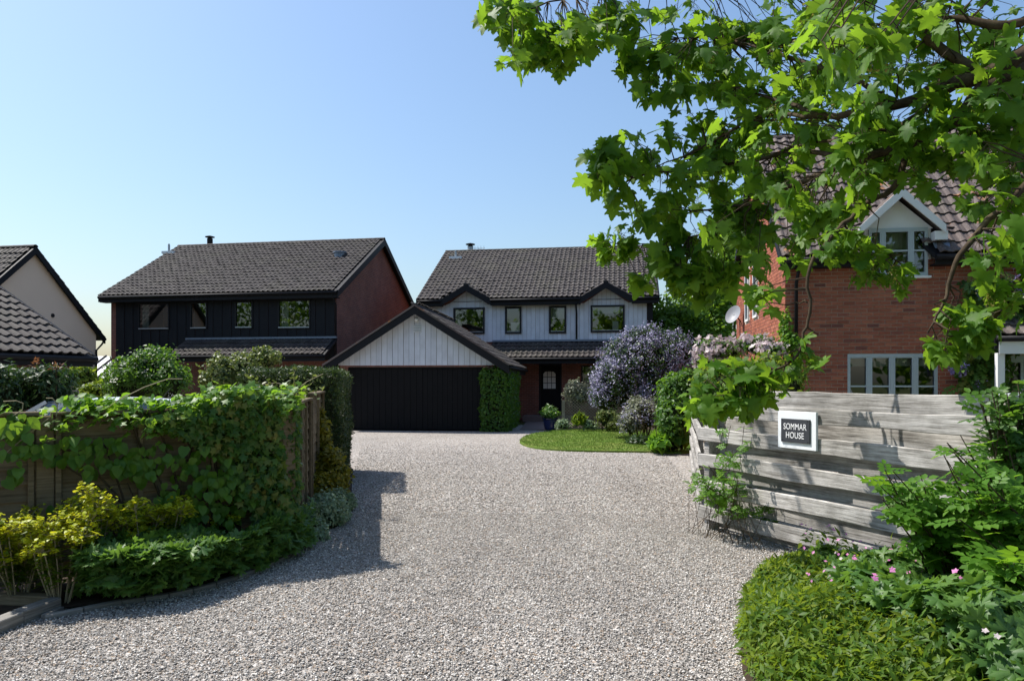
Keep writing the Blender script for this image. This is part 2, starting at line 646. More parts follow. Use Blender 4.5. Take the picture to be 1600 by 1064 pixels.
def brick_far():
    m, nt, out = mat('brickwork')
    t = nd(nt, 'ShaderNodeTexCoord')
    s = nd(nt, 'ShaderNodeSeparateXYZ'); nt.links.new(t.outputs['Object'], s.inputs[0])
    cx = math_n(nt, 'ADD', s.outputs['X'], s.outputs['Y'])
    cb = nd(nt, 'ShaderNodeCombineXYZ'); nt.links.new(cx, cb.inputs[0]); nt.links.new(s.outputs['Z'], cb.inputs[1])
    b = nd(nt, 'ShaderNodeTexBrick')
    b.inputs['Scale'].default_value = 1.0
    b.inputs['Brick Width'].default_value = .225
    b.inputs['Row Height'].default_value = .075
    b.inputs['Mortar Size'].default_value = .005
    b.inputs['Color1'].default_value = (.25, .098, .07, 1)
    b.inputs['Color2'].default_value = (.18, .075, .06, 1)
    b.inputs['Mortar'].default_value = (.27, .22, .19, 1)
    nt.links.new(cb.outputs[0], b.inputs['Vector'])
    n = noise(nt, t.outputs['Object'], 1.3, 4)
    c = mixc(nt, .5, b.outputs['Color'], ramp(nt, n, [(.3, (.55, .5, .5)), (.7, (1, 1, 1))]), 'MULTIPLY')
    bsdf(nt, out, c, .9, .15, 0, b.outputs['Fac'], -.4, .006)
    return m
M['brick_far'] = brick_far()


def brick_piece():
    m, nt, out = mat('red_brick')
    v = coords(nt)
    n = noise(nt, v, 22, 5, .7)
    vv = varval(nt)
    c = ramp(nt, vv, [(0, (.26, .088, .058)), (.2, (.38, .135, .082)), (.5, (.31, .105, .066)), (.7, (.43, .165, .10)), (.85, (.34, .12, .08)), (1, (.19, .075, .06))])
    c = mixc(nt, 1.0, c, ramp(nt, n, [(.3, (.72, .70, .70)), (.7, (1.1, 1.1, 1.1))]), 'MULTIPLY')
    bsdf(nt, out, c, .88, .15, 0, n, .4, .004)
    return m
M['brick'] = brick_piece()


def tilemat(name, cols, spot, amt, spot2=None):
    m, nt, out = mat(name)
    v = coords(nt)
    n = noise(nt, v, 26, 4, .7)
    vv = varval(nt)
    c = ramp(nt, vv, [(i / (len(cols) - 1), x) for i, x in enumerate(cols)])
    c = mixc(nt, math_n(nt, 'MULTIPLY', ramp(nt, n, [(.56, (0, 0, 0)), (.68, (1, 1, 1))]), amt), c, spot)
    gp = nd(nt, 'ShaderNodeNewGeometry')
    m1 = noise(nt, gp.outputs['Position'], .9, 5, .65)
    c = mixc(nt, ramp(nt, m1, [(.5, (0, 0, 0)), (.72, (.55, .55, .55))]), c, (.085, .08, .055))
    if spot2:
        g = nd(nt, 'ShaderNodeNewGeometry')
        n3 = noise(nt, g.outputs['Position'], 1.6, 3)
        n4 = noise(nt, g.outputs['Position'], 11, 3)
        f = math_n(nt, 'MULTIPLY', ramp(nt, n3, [(.58, (0, 0, 0)), (.66, (1, 1, 1))]), ramp(nt, n4, [(.45, (0, 0, 0)), (.6, (.8, .8, .8))]))
        c = mixc(nt, f, c, spot2)
    bsdf(nt, out, c, .75, .3, 0, n, .3, .006)
    return m
M['tile_dark'] = tilemat('dark_concrete_tile', [(.034, .029, .027), (.058, .048, .044), (.045, .038, .036), (.072, .062, .056)], (.16, .15, .14), .35)
M['tile_brown'] = tilemat('weathered_brown_tile', [(.068, .052, .048), (.115, .088, .08), (.088, .067, .062), (.15, .118, .106)], (.38, .35, .32), .45, (.40, .17, .05))


def glass(name='window_glass', base=.07):
    m, nt, out = mat(name)
    fr = nd(nt, 'ShaderNodeFresnel', IOR=1.52)
    f = math_n(nt, 'ADD', math_n(nt, 'MULTIPLY', fr.outputs[0], 1.4), base)
    tr = nd(nt, 'ShaderNodeBsdfTransparent'); tr.inputs[0].default_value = (.62, .66, .64, 1)
    gl = nd(nt, 'ShaderNodeBsdfGlossy'); gl.inputs['Roughness'].default_value = .015
    v = coords(nt); n = noise(nt, v, 1.4, 1)
    b = nd(nt, 'ShaderNodeBump', Strength=.04, Distance=.02)
    nt.links.new(n, b.inputs['Height']); nt.links.new(b.outputs[0], gl.inputs['Normal'])
    ms = nd(nt, 'ShaderNodeMixShader')
    nt.links.new(f, ms.inputs[0]); nt.links.new(tr.outputs[0], ms.inputs[1]); nt.links.new(gl.outputs[0], ms.inputs[2])
    nt.links.new(ms.outputs[0], out.inputs[0])
    return m
M['glass'] = glass('window_glass', .10)
M['car_glass'] = glass('car_glass', .15)


STONE_COLS = [(0, (.10, .095, .09)), (.08, (.19, .18, .17)), (.2, (.30, .285, .265)), (.36, (.41, .39, .365)), (.50, (.35, .325, .295)), (.62, (.53, .51, .48)), (.72, (.38, .285, .20)),
              (.78, (.47, .44, .41)), (.90, (.66, .64, .61)), (1.0, (.80, .78, .75))]


def gravel_sheet():
    m, nt, out = mat('gravel_sheet')
    t = nd(nt, 'ShaderNodeTexCoord')
    vo = nd(nt, 'ShaderNodeTexVoronoi', Scale=46.0); nt.links.new(t.outputs['Object'], vo.inputs['Vector'])
    s = nd(nt, 'ShaderNodeSeparateColor'); nt.links.new(vo.outputs['Color'], s.inputs[0])
    c = ramp(nt, s.outputs[0], STONE_COLS)
    big = noise(nt, t.outputs['Object'], .35, 4)
    c = mixc(nt, 1.0, c, ramp(nt, big, [(.3, (.61, .59, .57)), (.7, (.75, .725, .70))]), 'MULTIPLY')
    h = math_n(nt, 'SUBTRACT', .5, vo.outputs['Distance'])
    bsdf(nt, out, c, .85, .2, 0, h, .8, .012)
    return m
M['gravel_sheet'] = gravel_sheet()


def stone_mat():
    m, nt, out = mat('gravel_stone')
    v = varval(nt)
    c = ramp(nt, v, STONE_COLS)
    g = nd(nt, 'ShaderNodeNewGeometry')
    mp = nd(nt, 'ShaderNodeMapping'); mp.inputs['Scale'].default_value = (1.5, .35, 1)
    nt.links.new(g.outputs['Position'], mp.inputs[0])
    big = noise(nt, mp.outputs[0], .9, 5, .6)
    c = mixc(nt, 1.0, c, ramp(nt, big, [(.32, (.84, .815, .785)), (.68, (1.2, 1.18, 1.14))]), 'MULTIPLY')
    bsdf(nt, out, c, .7, .3)
    return m
M['stone'] = stone_mat()


def lawn_mat():
    m, nt, out = mat('lawn_turf')
    t = nd(nt, 'ShaderNodeTexCoord')
    a = noise(nt, t.outputs['Object'], 1.1, 4); b = noise(nt, t.outputs['Object'], 26, 5)
    c = ramp(nt, a, [(.3, (.10, .175, .028)), (.5, (.13, .20, .036)), (.72, (.23, .23, .075))])
    c = mixc(nt, .5, c, ramp(nt, b, [(.3, (.5, .55, .4)), (.7, (1.2, 1.15, 1.1))]), 'MULTIPLY')
    bsdf(nt, out, c, .95, .1, 0, b, .8, .03)
    return m
M['lawn'] = lawn_mat()
M['field'] = plain('rough_ground', (.07, .085, .03), .95, .1, vary=.4, nscale=.6, bump=.5)

M['syc'] = leafmat('sycamore_leaf', [(.042, .12, .011), (.060, .155, .014), (.080, .185, .016), (.11, .22, .02)], (.33, .54, .03), .52, .5, .22, 14.0)
M['syc_fl'] = leafmat('sycamore_flower', [(.16, .15, .03), (.24, .22, .04)], (.35, .33, .06), .3)
M['climber'] = leafmat('climber_leaf', [(.06, .15, .017), (.09, .20, .023), (.125, .245, .03)], (.34, .56, .03), .42)
M['ivy'] = leafmat('ivy_leaf', [(.036, .095, .016), (.058, .135, .022), (.09, .175, .028), (.19, .19, .04)], (.22, .38, .03), .32, .42, .3)
M['lime'] = leafmat('lime_leaf', [(.04, .10, .014), (.075, .15, .016), (.12, .19, .018), (.20, .25, .024)], (.36, .48, .03), .4, .5, .25)
M['gold'] = leafmat('golden_leaf', [(.12, .13, .012), (.22, .20, .015), (.30, .26, .02), (.10, .13, .015)], (.42, .38, .03), .35)
M['spurge'] = leafmat('spurge_bract', [(.30, .38, .015), (.42, .48, .02), (.54, .55, .025)], (.7, .66, .03), .4)
M['mid'] = leafmat('mid_green_leaf', [(.032, .09, .013), (.052, .13, .016), (.08, .175, .022)], (.22, .42, .03), .38)
M['rose'] = leafmat('rose_leaf', [(.055, .145, .016), (.08, .19, .02), (.115, .235, .027)], (.3, .55, .03), .45, .5, .25)
M['dark'] = leafmat('dark_green_leaf', [(.018, .044, .012), (.028, .064, .016), (.044, .088, .022)], (.09, .18, .02), .25)
M['yew'] = leafmat('yew_leaf', [(.018, .038, .011), (.028, .055, .014), (.044, .078, .018), (.075, .105, .024)], (.08, .14, .02), .2)
M['grey'] = leafmat('silver_leaf', [(.22, .31, .18), (.31, .40, .26), (.16, .26, .12)], (.25, .34, .15), .25)
M['silver'] = leafmat('variegated_leaf', [(.11, .13, .07), (.22, .23, .16), (.32, .33, .26), (.07, .10, .04)], (.3, .34, .2), .25)
M['geran'] = leafmat('geranium_leaf', [(.052, .13, .028), (.082, .175, .036), (.12, .225, .05)], (.22, .40, .04), .38)
M['varieg'] = leafmat('laurel_leaf', [(.05, .09, .02), (.10, .15, .03), (.22, .24, .08), (.035, .07, .015)], (.25, .32, .05), .3)
M['purple'] = leafmat('lilac_blue_flower', [(.26, .25, .40), (.34, .325, .50), (.44, .425, .58), (.22, .21, .33)], (.25, .23, .42), .2)
M['pink'] = leafmat('pink_flower', [(.55, .18, .42), (.62, .22, .50)], (.7, .3, .55), .3)
M['mauve'] = leafmat('pale_mauve_flower', [(.56, .47, .50), (.66, .58, .60), (.46, .36, .41)], (.6, .45, .5), .3)
M['wist'] = leafmat('wisteria_flower', [(.24, .20, .52), (.36, .30, .64), (.46, .40, .70)], (.45, .4, .75), .3)
M['white_fl'] = leafmat('white_flower', [(.6, .62, .52), (.7, .7, .62)], (.7, .7, .6), .3)
M['red_tip'] = leafmat('red_young_leaf', [(.22, .08, .03), (.26, .12, .05)], (.35, .15, .06), .35)
M['grass'] = leafmat('grass_blade', [(.085, .175, .024), (.12, .21, .03), (.18, .22, .055)], (.2, .3, .05), .3)
M['tree'] = leafmat('tree_leaf', [(.06, .14, .018), (.09, .185, .024), (.13, .24, .032)], (.3, .5, .03), .48)


# ------------------------------------------------------------------ ground
def sheet(name, pts, z, material, kind='structure', label=None, thick=0.0):
    mb = MB()
    mb.face([(x, y, z) for x, y in pts])
    if thick:
        n = len(pts)
        for i in range(n):
            a, b = pts[i], pts[(i + 1) % n]
            mb.face([(a[0], a[1], z - thick), (b[0], b[1], z - thick), (b[0], b[1], z), (a[0], a[1], z)])
    o = mb.build(name, material)
    tag(o, label, None, None, kind)
    return o


def smooth_loop(pts, k=4):
    out = []
    n = len(pts)
    for i in range(n):
        p0, p1, p2, p3 = pts[i - 1], pts[i], pts[(i + 1) % n], pts[(i + 2) % n]
        for j in range(k):
            t = j / k
            out.append(tuple(.5 * (2 * p1[c] + (p2[c] - p0[c]) * t + (2 * p0[c] - 5 * p1[c] + 4 * p2[c] - p3[c]) * t * t + (3 * p1[c] - p0[c] - 3 * p2[c] + p3[c]) * t ** 3) for c in (0, 1)))
    return out


g = MB(); g.face([(-900, -900, -.03), (900, -900, -.03), (900, 900, -.03), (-900, 900, -.03)])
tag(g.build('ground', M['field']), 'rough grassy ground around the houses', kind='structure')
sheet('driveway', [(-13, -12), (9, -12), (9, 26), (3.2, 27.5), (-13, 27.5)], 0.0, M['gravel_sheet'], label='pale gravel driveway between the two fences')

lawn_px = [(812, 692), (822, 683), (850, 676.5), (890, 673.2), (940, 672.2), (990, 674), (1060, 676), (1080, 690), (1078, 708), (1010, 707.5), (930, 706.5), (870, 704.5), (830, 700)]
lawn_pts = smooth_loop([tuple(G(u, v))[:2] for u, v in lawn_px])
sheet('lawn', lawn_pts, .045, M['lawn'], label='small rounded lawn beside the gravel drive', thick=.05)
sheet('path', [(.25, 24.6), (2.5, 24.2), (2.7, 30), (.6, 30)], .012, M['paving'], label='dark paved path to the front door')


def inside(pts, xy):
    x, y = xy[:, 0], xy[:, 1]
    r = np.zeros(len(xy), bool)
    n = len(pts)
    for i in range(n):
        (x0, y0), (x1, y1) = pts[i], pts[(i + 1) % n]
        c = ((y0 > y) != (y1 > y)) & (x < (x1 - x0) * (y - y0) / (y1 - y0 + 1e-12) + x0)
        r ^= c
    return r


def scatter_in(pts, n, r=rng):
    a = np.array(pts)
    lo, hi = a.min(0), a.max(0)
    out = np.zeros((0, 2))
    while len(out) < n:
        q = r.uniform(lo, hi, (n * 2, 2))
        out = np.concatenate([out, q[inside(pts, q)]])
    return out[:n]


# grass blades over the lawn
lv = Leaves()
xy = scatter_in(lawn_pts, 26000)
pos = np.column_stack([xy, np.full(len(xy), .043)])
m_ = len(pos)
nr = rng.normal(size=(m_, 3)); nr[:, 2] *= .2
tp = np.column_stack([rng.normal(0, .5, (m_, 2)), np.ones(m_)])
lv.put(NEEDLE, pos, nr, tp, rng.uniform(.025, .05, m_), rng.uniform(0, 1, m_))
tag(lv.build('grass', M['grass']), 'short mown grass of the rounded lawn', 'grass', kind='stuff')

# planting beds (bare earth under the plants)
kerb_px = [(-60, 1012), (85, 957), (190, 945), (300, 926), (400, 894), (470, 858), (520, 822), (548, 790), (552, 735)]
kerb = [tuple(G(u, v))[:2] for u, v in kerb_px]
bed_left = kerb + [(-3.1, 13.9), (-2.9, 10.3), (-2.3, 7.3), (-6.2, 4.4), (-5.2, 3.6)]
sheet('earth_bed_left', bed_left, .03, M['soil'], label='bare earth of the border along the left fence')
bed_right = [(1.2, 3.3), (1.24, 3.95), (1.45, 4.7), (1.72, 5.4), (2.05, 6.0), (2.62, 6.84), (3.5, 4.9), (5.5, 4.4), (5.5, 2.6), (1.3, 2.6)]
sheet('earth_bed_right', bed_right, .03, M['soil'], label='bare earth of the border under the right fence')
bed_mid = [(1.5, 24.9), (3.3, 24.6), (5.1, 24.0), (4.55, 17.2), (4.1, 16.6), (3.5, 12), (4.3, 12), (8.0, 20), (7.4, 29.5), (2.9, 29.6)]
sheet('earth_bed_middle', bed_mid, .035, M['soil'], label='bare earth of the border behind the lawn')

# loose stones: real pebbles where single stones can be seen
oct_ = [(1, 0, 0), (0, 1, 0), (-1, 0, 0), (0, -1, 0), (0, 0, .62), (0, 0, -.3)]
def pebble(seed):
    r = random.Random(seed)
    vs = [tuple(c * r.uniform(.75, 1.2) + r.uniform(-.16, .16) for c in p) for p in oct_]
    return vs, [(0, 1, 4), (1, 2, 4), (2, 3, 4), (3, 0, 4), (1, 0, 5), (2, 1, 5), (3, 2, 5), (0, 3, 5)]
lv = Leaves()
drv = [(-4.6, 3.5), (1.5, 3.5), (1.5, 4.7), (2.1, 6.1), (2.7, 6.85), (2.15, 8.1), (3.1, 12.4), (-2.6, 12.4), (-2.0, 9.0), (-1.95, 7.3), (-2.2, 6.1), (-3.0, 5.3), (-4.6, 4.7)]
sp = [p for p in [(-4.6, 3.5), (1.5, 3.5), (1.5, 4.7), (2.1, 6.1), (2.75, 6.9), (2.2, 8.1), (2.5, 9.0), (-2.05, 9.0), (-2.0, 7.3), (-2.2, 6.15), (-2.5, 5.6), (-3.3, 5.1), (-4.6, 4.8)]]
near = scatter_in(sp, 120000)
far = scatter_in([(-2.05, 8.9), (2.5, 8.9), (3.9, 20.5), (.2, 21), (-4.4, 22), (-2.9, 13.5)], 110000)
far = far[rng.uniform(0, 1, len(far)) < np.clip((20.5 - far[:, 1]) / 11.5, 0, 1) ** 1.3]
for q, (pts2, s0, s1) in enumerate(((near, .0048, .0100), (far, .0075, .0135))):
    for k in range(4):
        xy = pts2[k::4]; m_ = len(xy)
        pos = np.column_stack([xy, rng.uniform(.001, .010, m_)])
        nr = np.column_stack([rng.normal(0, .35, (m_, 2)), np.ones(m_)])
        lv.put(pebble(k + 10 * q), pos, nr, rdirs(m_), rng.uniform(s0, s1, m_), rng.uniform(0, 1, m_))
tag(lv.build('gravel', M['stone']), 'loose pale flint gravel on the driveway', 'gravel', kind='stuff')


# ------------------------------------------------------------------ building helpers
TW, TG = .21, .315
PROF = [(0, 0), (.10, .002), (.24, .026), (.40, .040), (.56, .030), (.72, .006), (1.0, 0)]
def tile_template(w=TW, g=TG, lift=.035, lip=.03):
    L = g * 1.12
    n = len(PROF)
    vs = [(x * w, 0, z + lift) for x, z in PROF] + [(x * w, L, z) for x, z in PROF] + [(x * w, .004, z + lift - lip) for x, z in PROF]
    fs = []
    for i in range(n - 1):
        fs.append((i, i + 1, n + i + 1, n + i))
        fs.append((2 * n + i, 2 * n + i + 1, i + 1, i))
    return vs, fs
TILE = tile_template()
TILE45 = tile_template(.225, .335)


def tile_spots(width, length, w, g):
    return [(i * w, j * g) for j in range(int(length / g) + 1) for i in range(int(width / w))]


def roof_matrix(o, xd, up):
    xd = Vector(xd).normalized(); up = Vector(up).normalized(); n = xd.cross(up)
    m = Matrix((xd, up, n)).transposed().to_4x4()
    m.translation = Vector(o)
    return m


def lay_tiles(parent, o, xd, up, width, length, material, tmpl=TILE, w=TW, g=TG, keep=None, single=None, name='roof_tiles'):
    """tiles on one slope; single(world-ish local point) picks those that are objects of their own"""
    m = roof_matrix(o, xd, up)
    mb = MB(); sing = []
    r = random.Random(len(name) + int(width * 100))
    for x, s in tile_spots(width, length, w, g):
        c = m @ Vector((x + w / 2, s + g / 2, .02))
        if s + g * .6 > length: continue
        if keep and not keep(c): continue
        if single and single(c): sing.append((x, s)); continue
        mb.cur = r.random()
        dz = r.uniform(-.006, .008) + .01 * math.sin(x * .7) * math.sin(s * .8)
        mb.add([m @ Vector((a + x, b + s, d + dz)) for a, b, d in tmpl[0]], tmpl[1])
    if mb.v: mb.build(name, material, parent, kind='stuff')
    if sing:
        t = MB(); t.add(*tmpl); me = t.mesh('tile', material)
        for x, s in sing:
            ob = link('tile', me, parent)
            ob.matrix_local = m @ Matrix.Translation((x, s, r.uniform(-.004, .006))) @ Matrix.Rotation(r.uniform(-.012, .012), 4, 'Z')
    return len(sing)


def ridge(parent, p, q, material, r0=.11, step=.42, name='ridge_tile'):
    p = Vector(p); q = Vector(q); L = (q - p).length; d = (q - p).normalized()
    n = max(1, int(L / step)); step = L / n
    up = Vector((0, 0, 1)); s = d.cross(up).normalized(); t = s.cross(d)
    mb = MB()
    vs = []; k = 6
    for i, rr in ((0, r0 * 1.06), (1, r0)):
        for j in range(k + 1):
            a = math.pi * j / k
            vs.append((rr * math.cos(a), i * step * 1.03, rr * .75 * math.sin(a) - .03))
    fs = [(j, j + 1, k + 2 + j, k + 1 + j) for j in range(k)] + [tuple(range(k + 1))]
    mb.add(vs, fs)
    me = mb.mesh(name, material)
    m = Matrix((s, d, t)).transposed().to_4x4()
    for i in range(n):
        ob = link(name, me, parent)
        mm = m.copy(); mm.translation = p + d * (i * step)
        ob.matrix_local = mm


def wall_grid(mb, x0, x1, z0, z1, y, rects, depth=.22):
    xs = sorted({x0, x1} | {r[0] for r in rects} | {r[1] for r in rects})
    zs = sorted({z0, z1} | {r[2] for r in rects} | {r[3] for r in rects})
    xs = [x for x in xs if x0 <= x <= x1]; zs = [z for z in zs if z0 <= z <= z1]
    for i in range(len(xs) - 1):
        for j in range(len(zs) - 1):
            cx, cz = (xs[i] + xs[i + 1]) / 2, (zs[j] + zs[j + 1]) / 2
            if any(r[0] < cx < r[1] and r[2] < cz < r[3] for r in rects): continue
            mb.face([(xs[i], y, zs[j]), (xs[i + 1], y, zs[j]), (xs[i + 1], y, zs[j + 1]), (xs[i], y, zs[j + 1])])
    for a, b, c, d in rects:
        if a < x0 - .01 or b > x1 + .01: continue
        mb.face([(a, y, c), (a, y + depth, c), (b, y + depth, c), (b, y, c)])
        mb.face([(a, y, d), (b, y, d), (b, y + depth, d), (a, y + depth, d)])
        mb.face([(a, y, c), (a, y, d), (a, y + depth, d), (a, y + depth, c)])
        mb.face([(b, y, c), (b, y + depth, c), (b, y + depth, d), (b, y, d)])


def planks(parent, x0, x1, zf0, zf1, y, rects, material, w=.19, alt=.014, gap=.008, name='plank', tk=.022):
    """upright boards, cut round the openings"""
    n = max(1, round((x1 - x0) / w)); w = (x1 - x0) / n
    for i in range(n):
        a, b = x0 + i * w + gap / 2, x0 + (i + 1) * w - gap / 2
        pieces = {}
        yy = y - (alt if i % 2 else 0)
        br = sorted({a, b} | {e for r in rects for e in r[:2] if a < e < b})
        for p, q in zip(br[:-1], br[1:]):
            c = (p + q) / 2
            lo, hi = zf0(c), zf1(c)
            cuts = sorted([(r[2], r[3]) for r in rects if r[0] < c < r[1]])
            z = lo
            for c0, c1 in cuts + [(hi, hi)]:
                if c0 - z > .02:
                    top0, top1 = (zf1(p), zf1(q)) if c0 >= hi - 1e-6 else (c0, c0)
                    pieces.setdefault((round(z, 3), len(cuts) > 0), []).append([(p, z), (q, z), (q, top1), (p, top0)])
                z = max(z, c1)
        for pc in pieces.values():
            mb = MB()
            for poly in pc: mb.prism(poly, yy - tk, yy)
            mb.build(name, material, parent)


def window(parent, x0, x1, z0, z1, y, fmat, cols=1, rows=(), fw=.055, sill=None, proud=.02, widths=None, sash=0.0, name='window'):
    """frame ring with its panes; returns the frame object"""
    mb = MB()
    y0, y1 = y - proud, y + .06
    mb.box(x0, x1, y0, y1, z0, z0 + fw); mb.box(x0, x1, y0, y1, z1 - fw, z1)
    mb.box(x0, x0 + fw, y0, y1, z0 + fw, z1 - fw); mb.box(x1 - fw, x1, y0, y1, z0 + fw, z1 - fw)
    W = x1 - x0
    ed = widths or [i / cols for i in range(cols + 1)]
    xs = [x0 + W * e for e in ed]
    for x in xs[1:-1]:
        mb.box(x - fw * .55, x + fw * .55, y0 + .004, y1 - .004, z0 + fw, z1 - fw)
    for rr in rows:
        z = z0 + (z1 - z0) * rr
        for a, b in zip(xs[:-1], xs[1:]):
            mb.box(a + fw * .6, b - fw * .6, y0 + .012, y1 - .012, z - .016, z + .016)
    f = mb.build(name, fmat, parent)
    for a, b in zip(xs[:-1], xs[1:]):
        pm = MB(); pm.face([(a + .02, y + .025, z0 + .02), (b - .02, y + .025, z0 + .02), (b - .02, y + .025, z1 - .02), (a + .02, y + .025, z1 - .02)])
        pm.build('pane', M['glass'], f)
        if sash:
            sm = MB(); s = sash; a2, b2, c2, d2 = a + fw * .6, b - fw * .6, z0 + fw, z1 - fw
            sm.box(a2, b2, y0 + .006, y0 + .04, c2, c2 + s); sm.box(a2, b2, y0 + .006, y0 + .04, d2 - s, d2)
            sm.box(a2, a2 + s, y0 + .006, y0 + .04, c2 + s, d2 - s); sm.box(b2 - s, b2, y0 + .006, y0 + .04, c2 + s, d2 - s)
            sm.build('sash', fmat, f)
    if sill:
        MB().box(x0 - .05, x1 + .05, y - .07, y + .05, z0 - .045, z0 - .002).build('sill', sill, f)
    return f


def drape(parent, x0, x1, z0, z1, y, material, name='curtain'):
    mb = MB(); n = 14
    for i in range(n):
        a, b = x0 + (x1 - x0) * i / n, x0 + (x1 - x0) * (i + 1) / n
        ya, yb = y + .03 * math.sin(i * 1.9), y + .03 * math.sin((i + 1) * 1.9)
        mb.face([(a, ya, z0), (b, yb, z0), (b, yb, z1), (a, ya, z1)])
    return mb.build(name, material, parent)


def room(parent, x0, x1, y0, y1, z0, z1):
    mb = MB()
    mb.face([(x0, y1, z0), (x1, y1, z0), (x1, y1, z1), (x0, y1, z1)])
    mb.face([(x0, y0, z0), (x0, y1, z0), (x0, y1, z1), (x0, y0, z1)])
    mb.face([(x1, y0, z0), (x1, y0, z1), (x1, y1, z1), (x1, y1, z0)])
    mb.face([(x0, y0, z0), (x1, y0, z0), (x1, y1, z0), (x0, y1, z0)])
    mb.face([(x0, y0, z1), (x0, y1, z1), (x1, y1, z1), (x1, y0, z1)])
    mb.build('room_lining', M['interior'], parent)


def gutter(parent, p, q, material, r=.055):
    MB().tube([p, q], r, 8).build('gutter', material, parent, smooth=True)


def flue(parent, x, y, z, h, r=.09, cap=True, material='metal_grey'):
    mb = MB().lathe([(r, 0), (r, h), (r * .7, h), (r * .7, h + .05)], 12, (x, y, z))
    if cap:
        mb.lathe([(r * 1.7, h + .06), (r * 1.7, h + .09), (.01, h + .15)], 12, (x, y, z))
        mb.lathe([(.01, h + .06), (r * 1.7, h + .06)], 12, (x, y, z))
    return mb.build('flue', M[material], parent)


def slope_pts(W0, W1, y0, z0, y1, z1):
    return [(W0, y0, z0), (W1, y0, z0), (W1, y1, z1), (W0, y1, z1)]


def main_roof(H, W0, W1, D, eave, rz, ov, side, material, gablets=(), sm=.28, single=None, tmpl=TILE, w=TW, g=TG):
    """double pitch roof over local x W0..W1 and y 0..D"""
    half = D / 2
    sl = (rz - eave) / (half + ov)
    mb = MB()
    th = .09
    def cutz(x):
        return 0
    # underlay slabs, a little below the tiles
    for s in (1, -1):
        ye = -ov if s == 1 else D + ov
        xs = sorted({W0 - side, W1 + side} | {c + k * hw for c, hw, az in gablets for k in (-1, 0, 1)}) if s == 1 else [W0 - side, W1 + side]
        def low(x):
            yy = ye
            for c, hw, az in gablets:
                if s == 1 and abs(x - c) <= hw + 1e-6:
                    zz = az - (az - eave) * abs(x - c) / hw
                    yy = max(yy, -ov + (zz - eave) / sl)
            return yy
        for a, b in zip(xs[:-1], xs[1:]):
            ya, yb = low(a), low(b)
            za, zb = eave + sl * abs(ya - ye), eave + sl * abs(yb - ye)
            top = [(a, ya, za), (b, yb, zb), (b, half, rz), (a, half, rz)]
            bot = [(x, y, z - th) for x, y, z in top]
            mb.add(top + bot, [(0, 1, 2, 3), (7, 6, 5, 4), (0, 4, 5, 1), (1, 5, 6, 2), (3, 7, 4, 0)])
    rf = mb.build('roof', M['black_trim'], H)
    L = math.hypot(half + ov, rz - eave)
    up = Vector((0, half + ov, rz - eave)).normalized()
    def keep(c):
        for cx, hw, az in gablets:
            if abs(c.x - cx) < hw + .1 and c.z < az + .12 - (az - eave) * abs(c.x - cx) / hw: return False
        return True
    lay_tiles(rf, (W0 - side - .02, -ov - .04, eave + .012), (1, 0, 0), up, W1 - W0 + 2 * side + .04, L + .05, material, tmpl, w, g, keep, single)
    lay_tiles(rf, (W1 + side, D + ov + .04, eave + .012), (-1, 0, 0), Vector((0, -(half + ov), rz - eave)), W1 - W0 + 2 * side, L, material, tmpl, w, g, None, None, 'rear_tiles')
    ridge(rf, (W0 - side, half, rz + .04), (W1 + side, half, rz + .04), material)
    return rf, sl


def barge(H, x, D, eave, rz, ov, sl, wd=.24, material='black_trim', t=.035):
    half = D / 2
    for s in (1, -1):
        ye = -ov if s == 1 else D + ov
        mb = MB()
        pts = [(ye, eave + .03), (half, rz + .03), (half, rz - wd * 1.1), (ye, eave - wd)]
        vs = [(x - t, y, z) for y, z in pts] + [(x + t, y, z) for y, z in pts]
        mb.add(vs, [(0, 1, 2, 3), (7, 6, 5, 4), (0, 4, 5, 1), (1, 5, 6, 2), (2, 6, 7, 3), (3, 7, 4, 0)])
        mb.build('bargeboard', M[material], H)


def side_wall(mb, x, D, eave, rz, z0=0, face=1):
    pts = [(x, 0, z0), (x, D, z0), (x, D, eave), (x, D / 2, rz), (x, 0, eave)]
    mb.face(pts if face > 0 else pts[::-1])


def lean_roof(H, x0, x1, y_hi, z_hi, y_lo, z_lo, material, name='porch_roof', single=None, tmpl=TILE, w=TW, g=TG):
    mb = MB()
    top = [(x0, y_lo, z_lo), (x1, y_lo, z_lo), (x1, y_hi, z_hi), (x0, y_hi, z_hi)]
    bot = [(x, y, z - .08) for x, y, z in top]
    mb.add(top + bot, [(0, 1, 2, 3), (7, 6, 5, 4), (0, 4, 5, 1), (1, 5, 6, 2), (2, 6, 7, 3), (3, 7, 4, 0)])
    rf = mb.build(name, M['black_trim'], H)
    up = Vector((0, y_hi - y_lo, z_hi - z_lo)); L = up.length
    lay_tiles(rf, (x0, y_lo - .03, z_lo + .01), (1, 0, 0), up, x1 - x0, L + .02, material, tmpl, w, g, None, single)
    MB().box(x0 - .01, x1 + .01, y_lo - .012, y_lo + .02, z_lo - .24, z_lo - .012).build('fascia', M['black_trim'], H)
    gutter(H, (x0, y_lo - .06, z_lo - .05), (x1, y_lo - .06, z_lo - .05), M['black_trim'])
    MB().box(x0, x1, y_hi - .1, y_hi - .005, z_hi + .012, z_hi + .09).build('flashing', M['lead'], H)
    return rf


def downpipe(H, x, y, z0, z1, kick=.3, material='black_trim'):
    MB().tube([(x, y - kick, z1), (x, y - kick, z1 - .08), (x, y, z1 - .4), (x, y, z0)], .035, 8).build('downpipe', M[material], H, smooth=True)


def house_empty(name, F, label):
    return empty(name, F.o, -F.t, label, 'house')


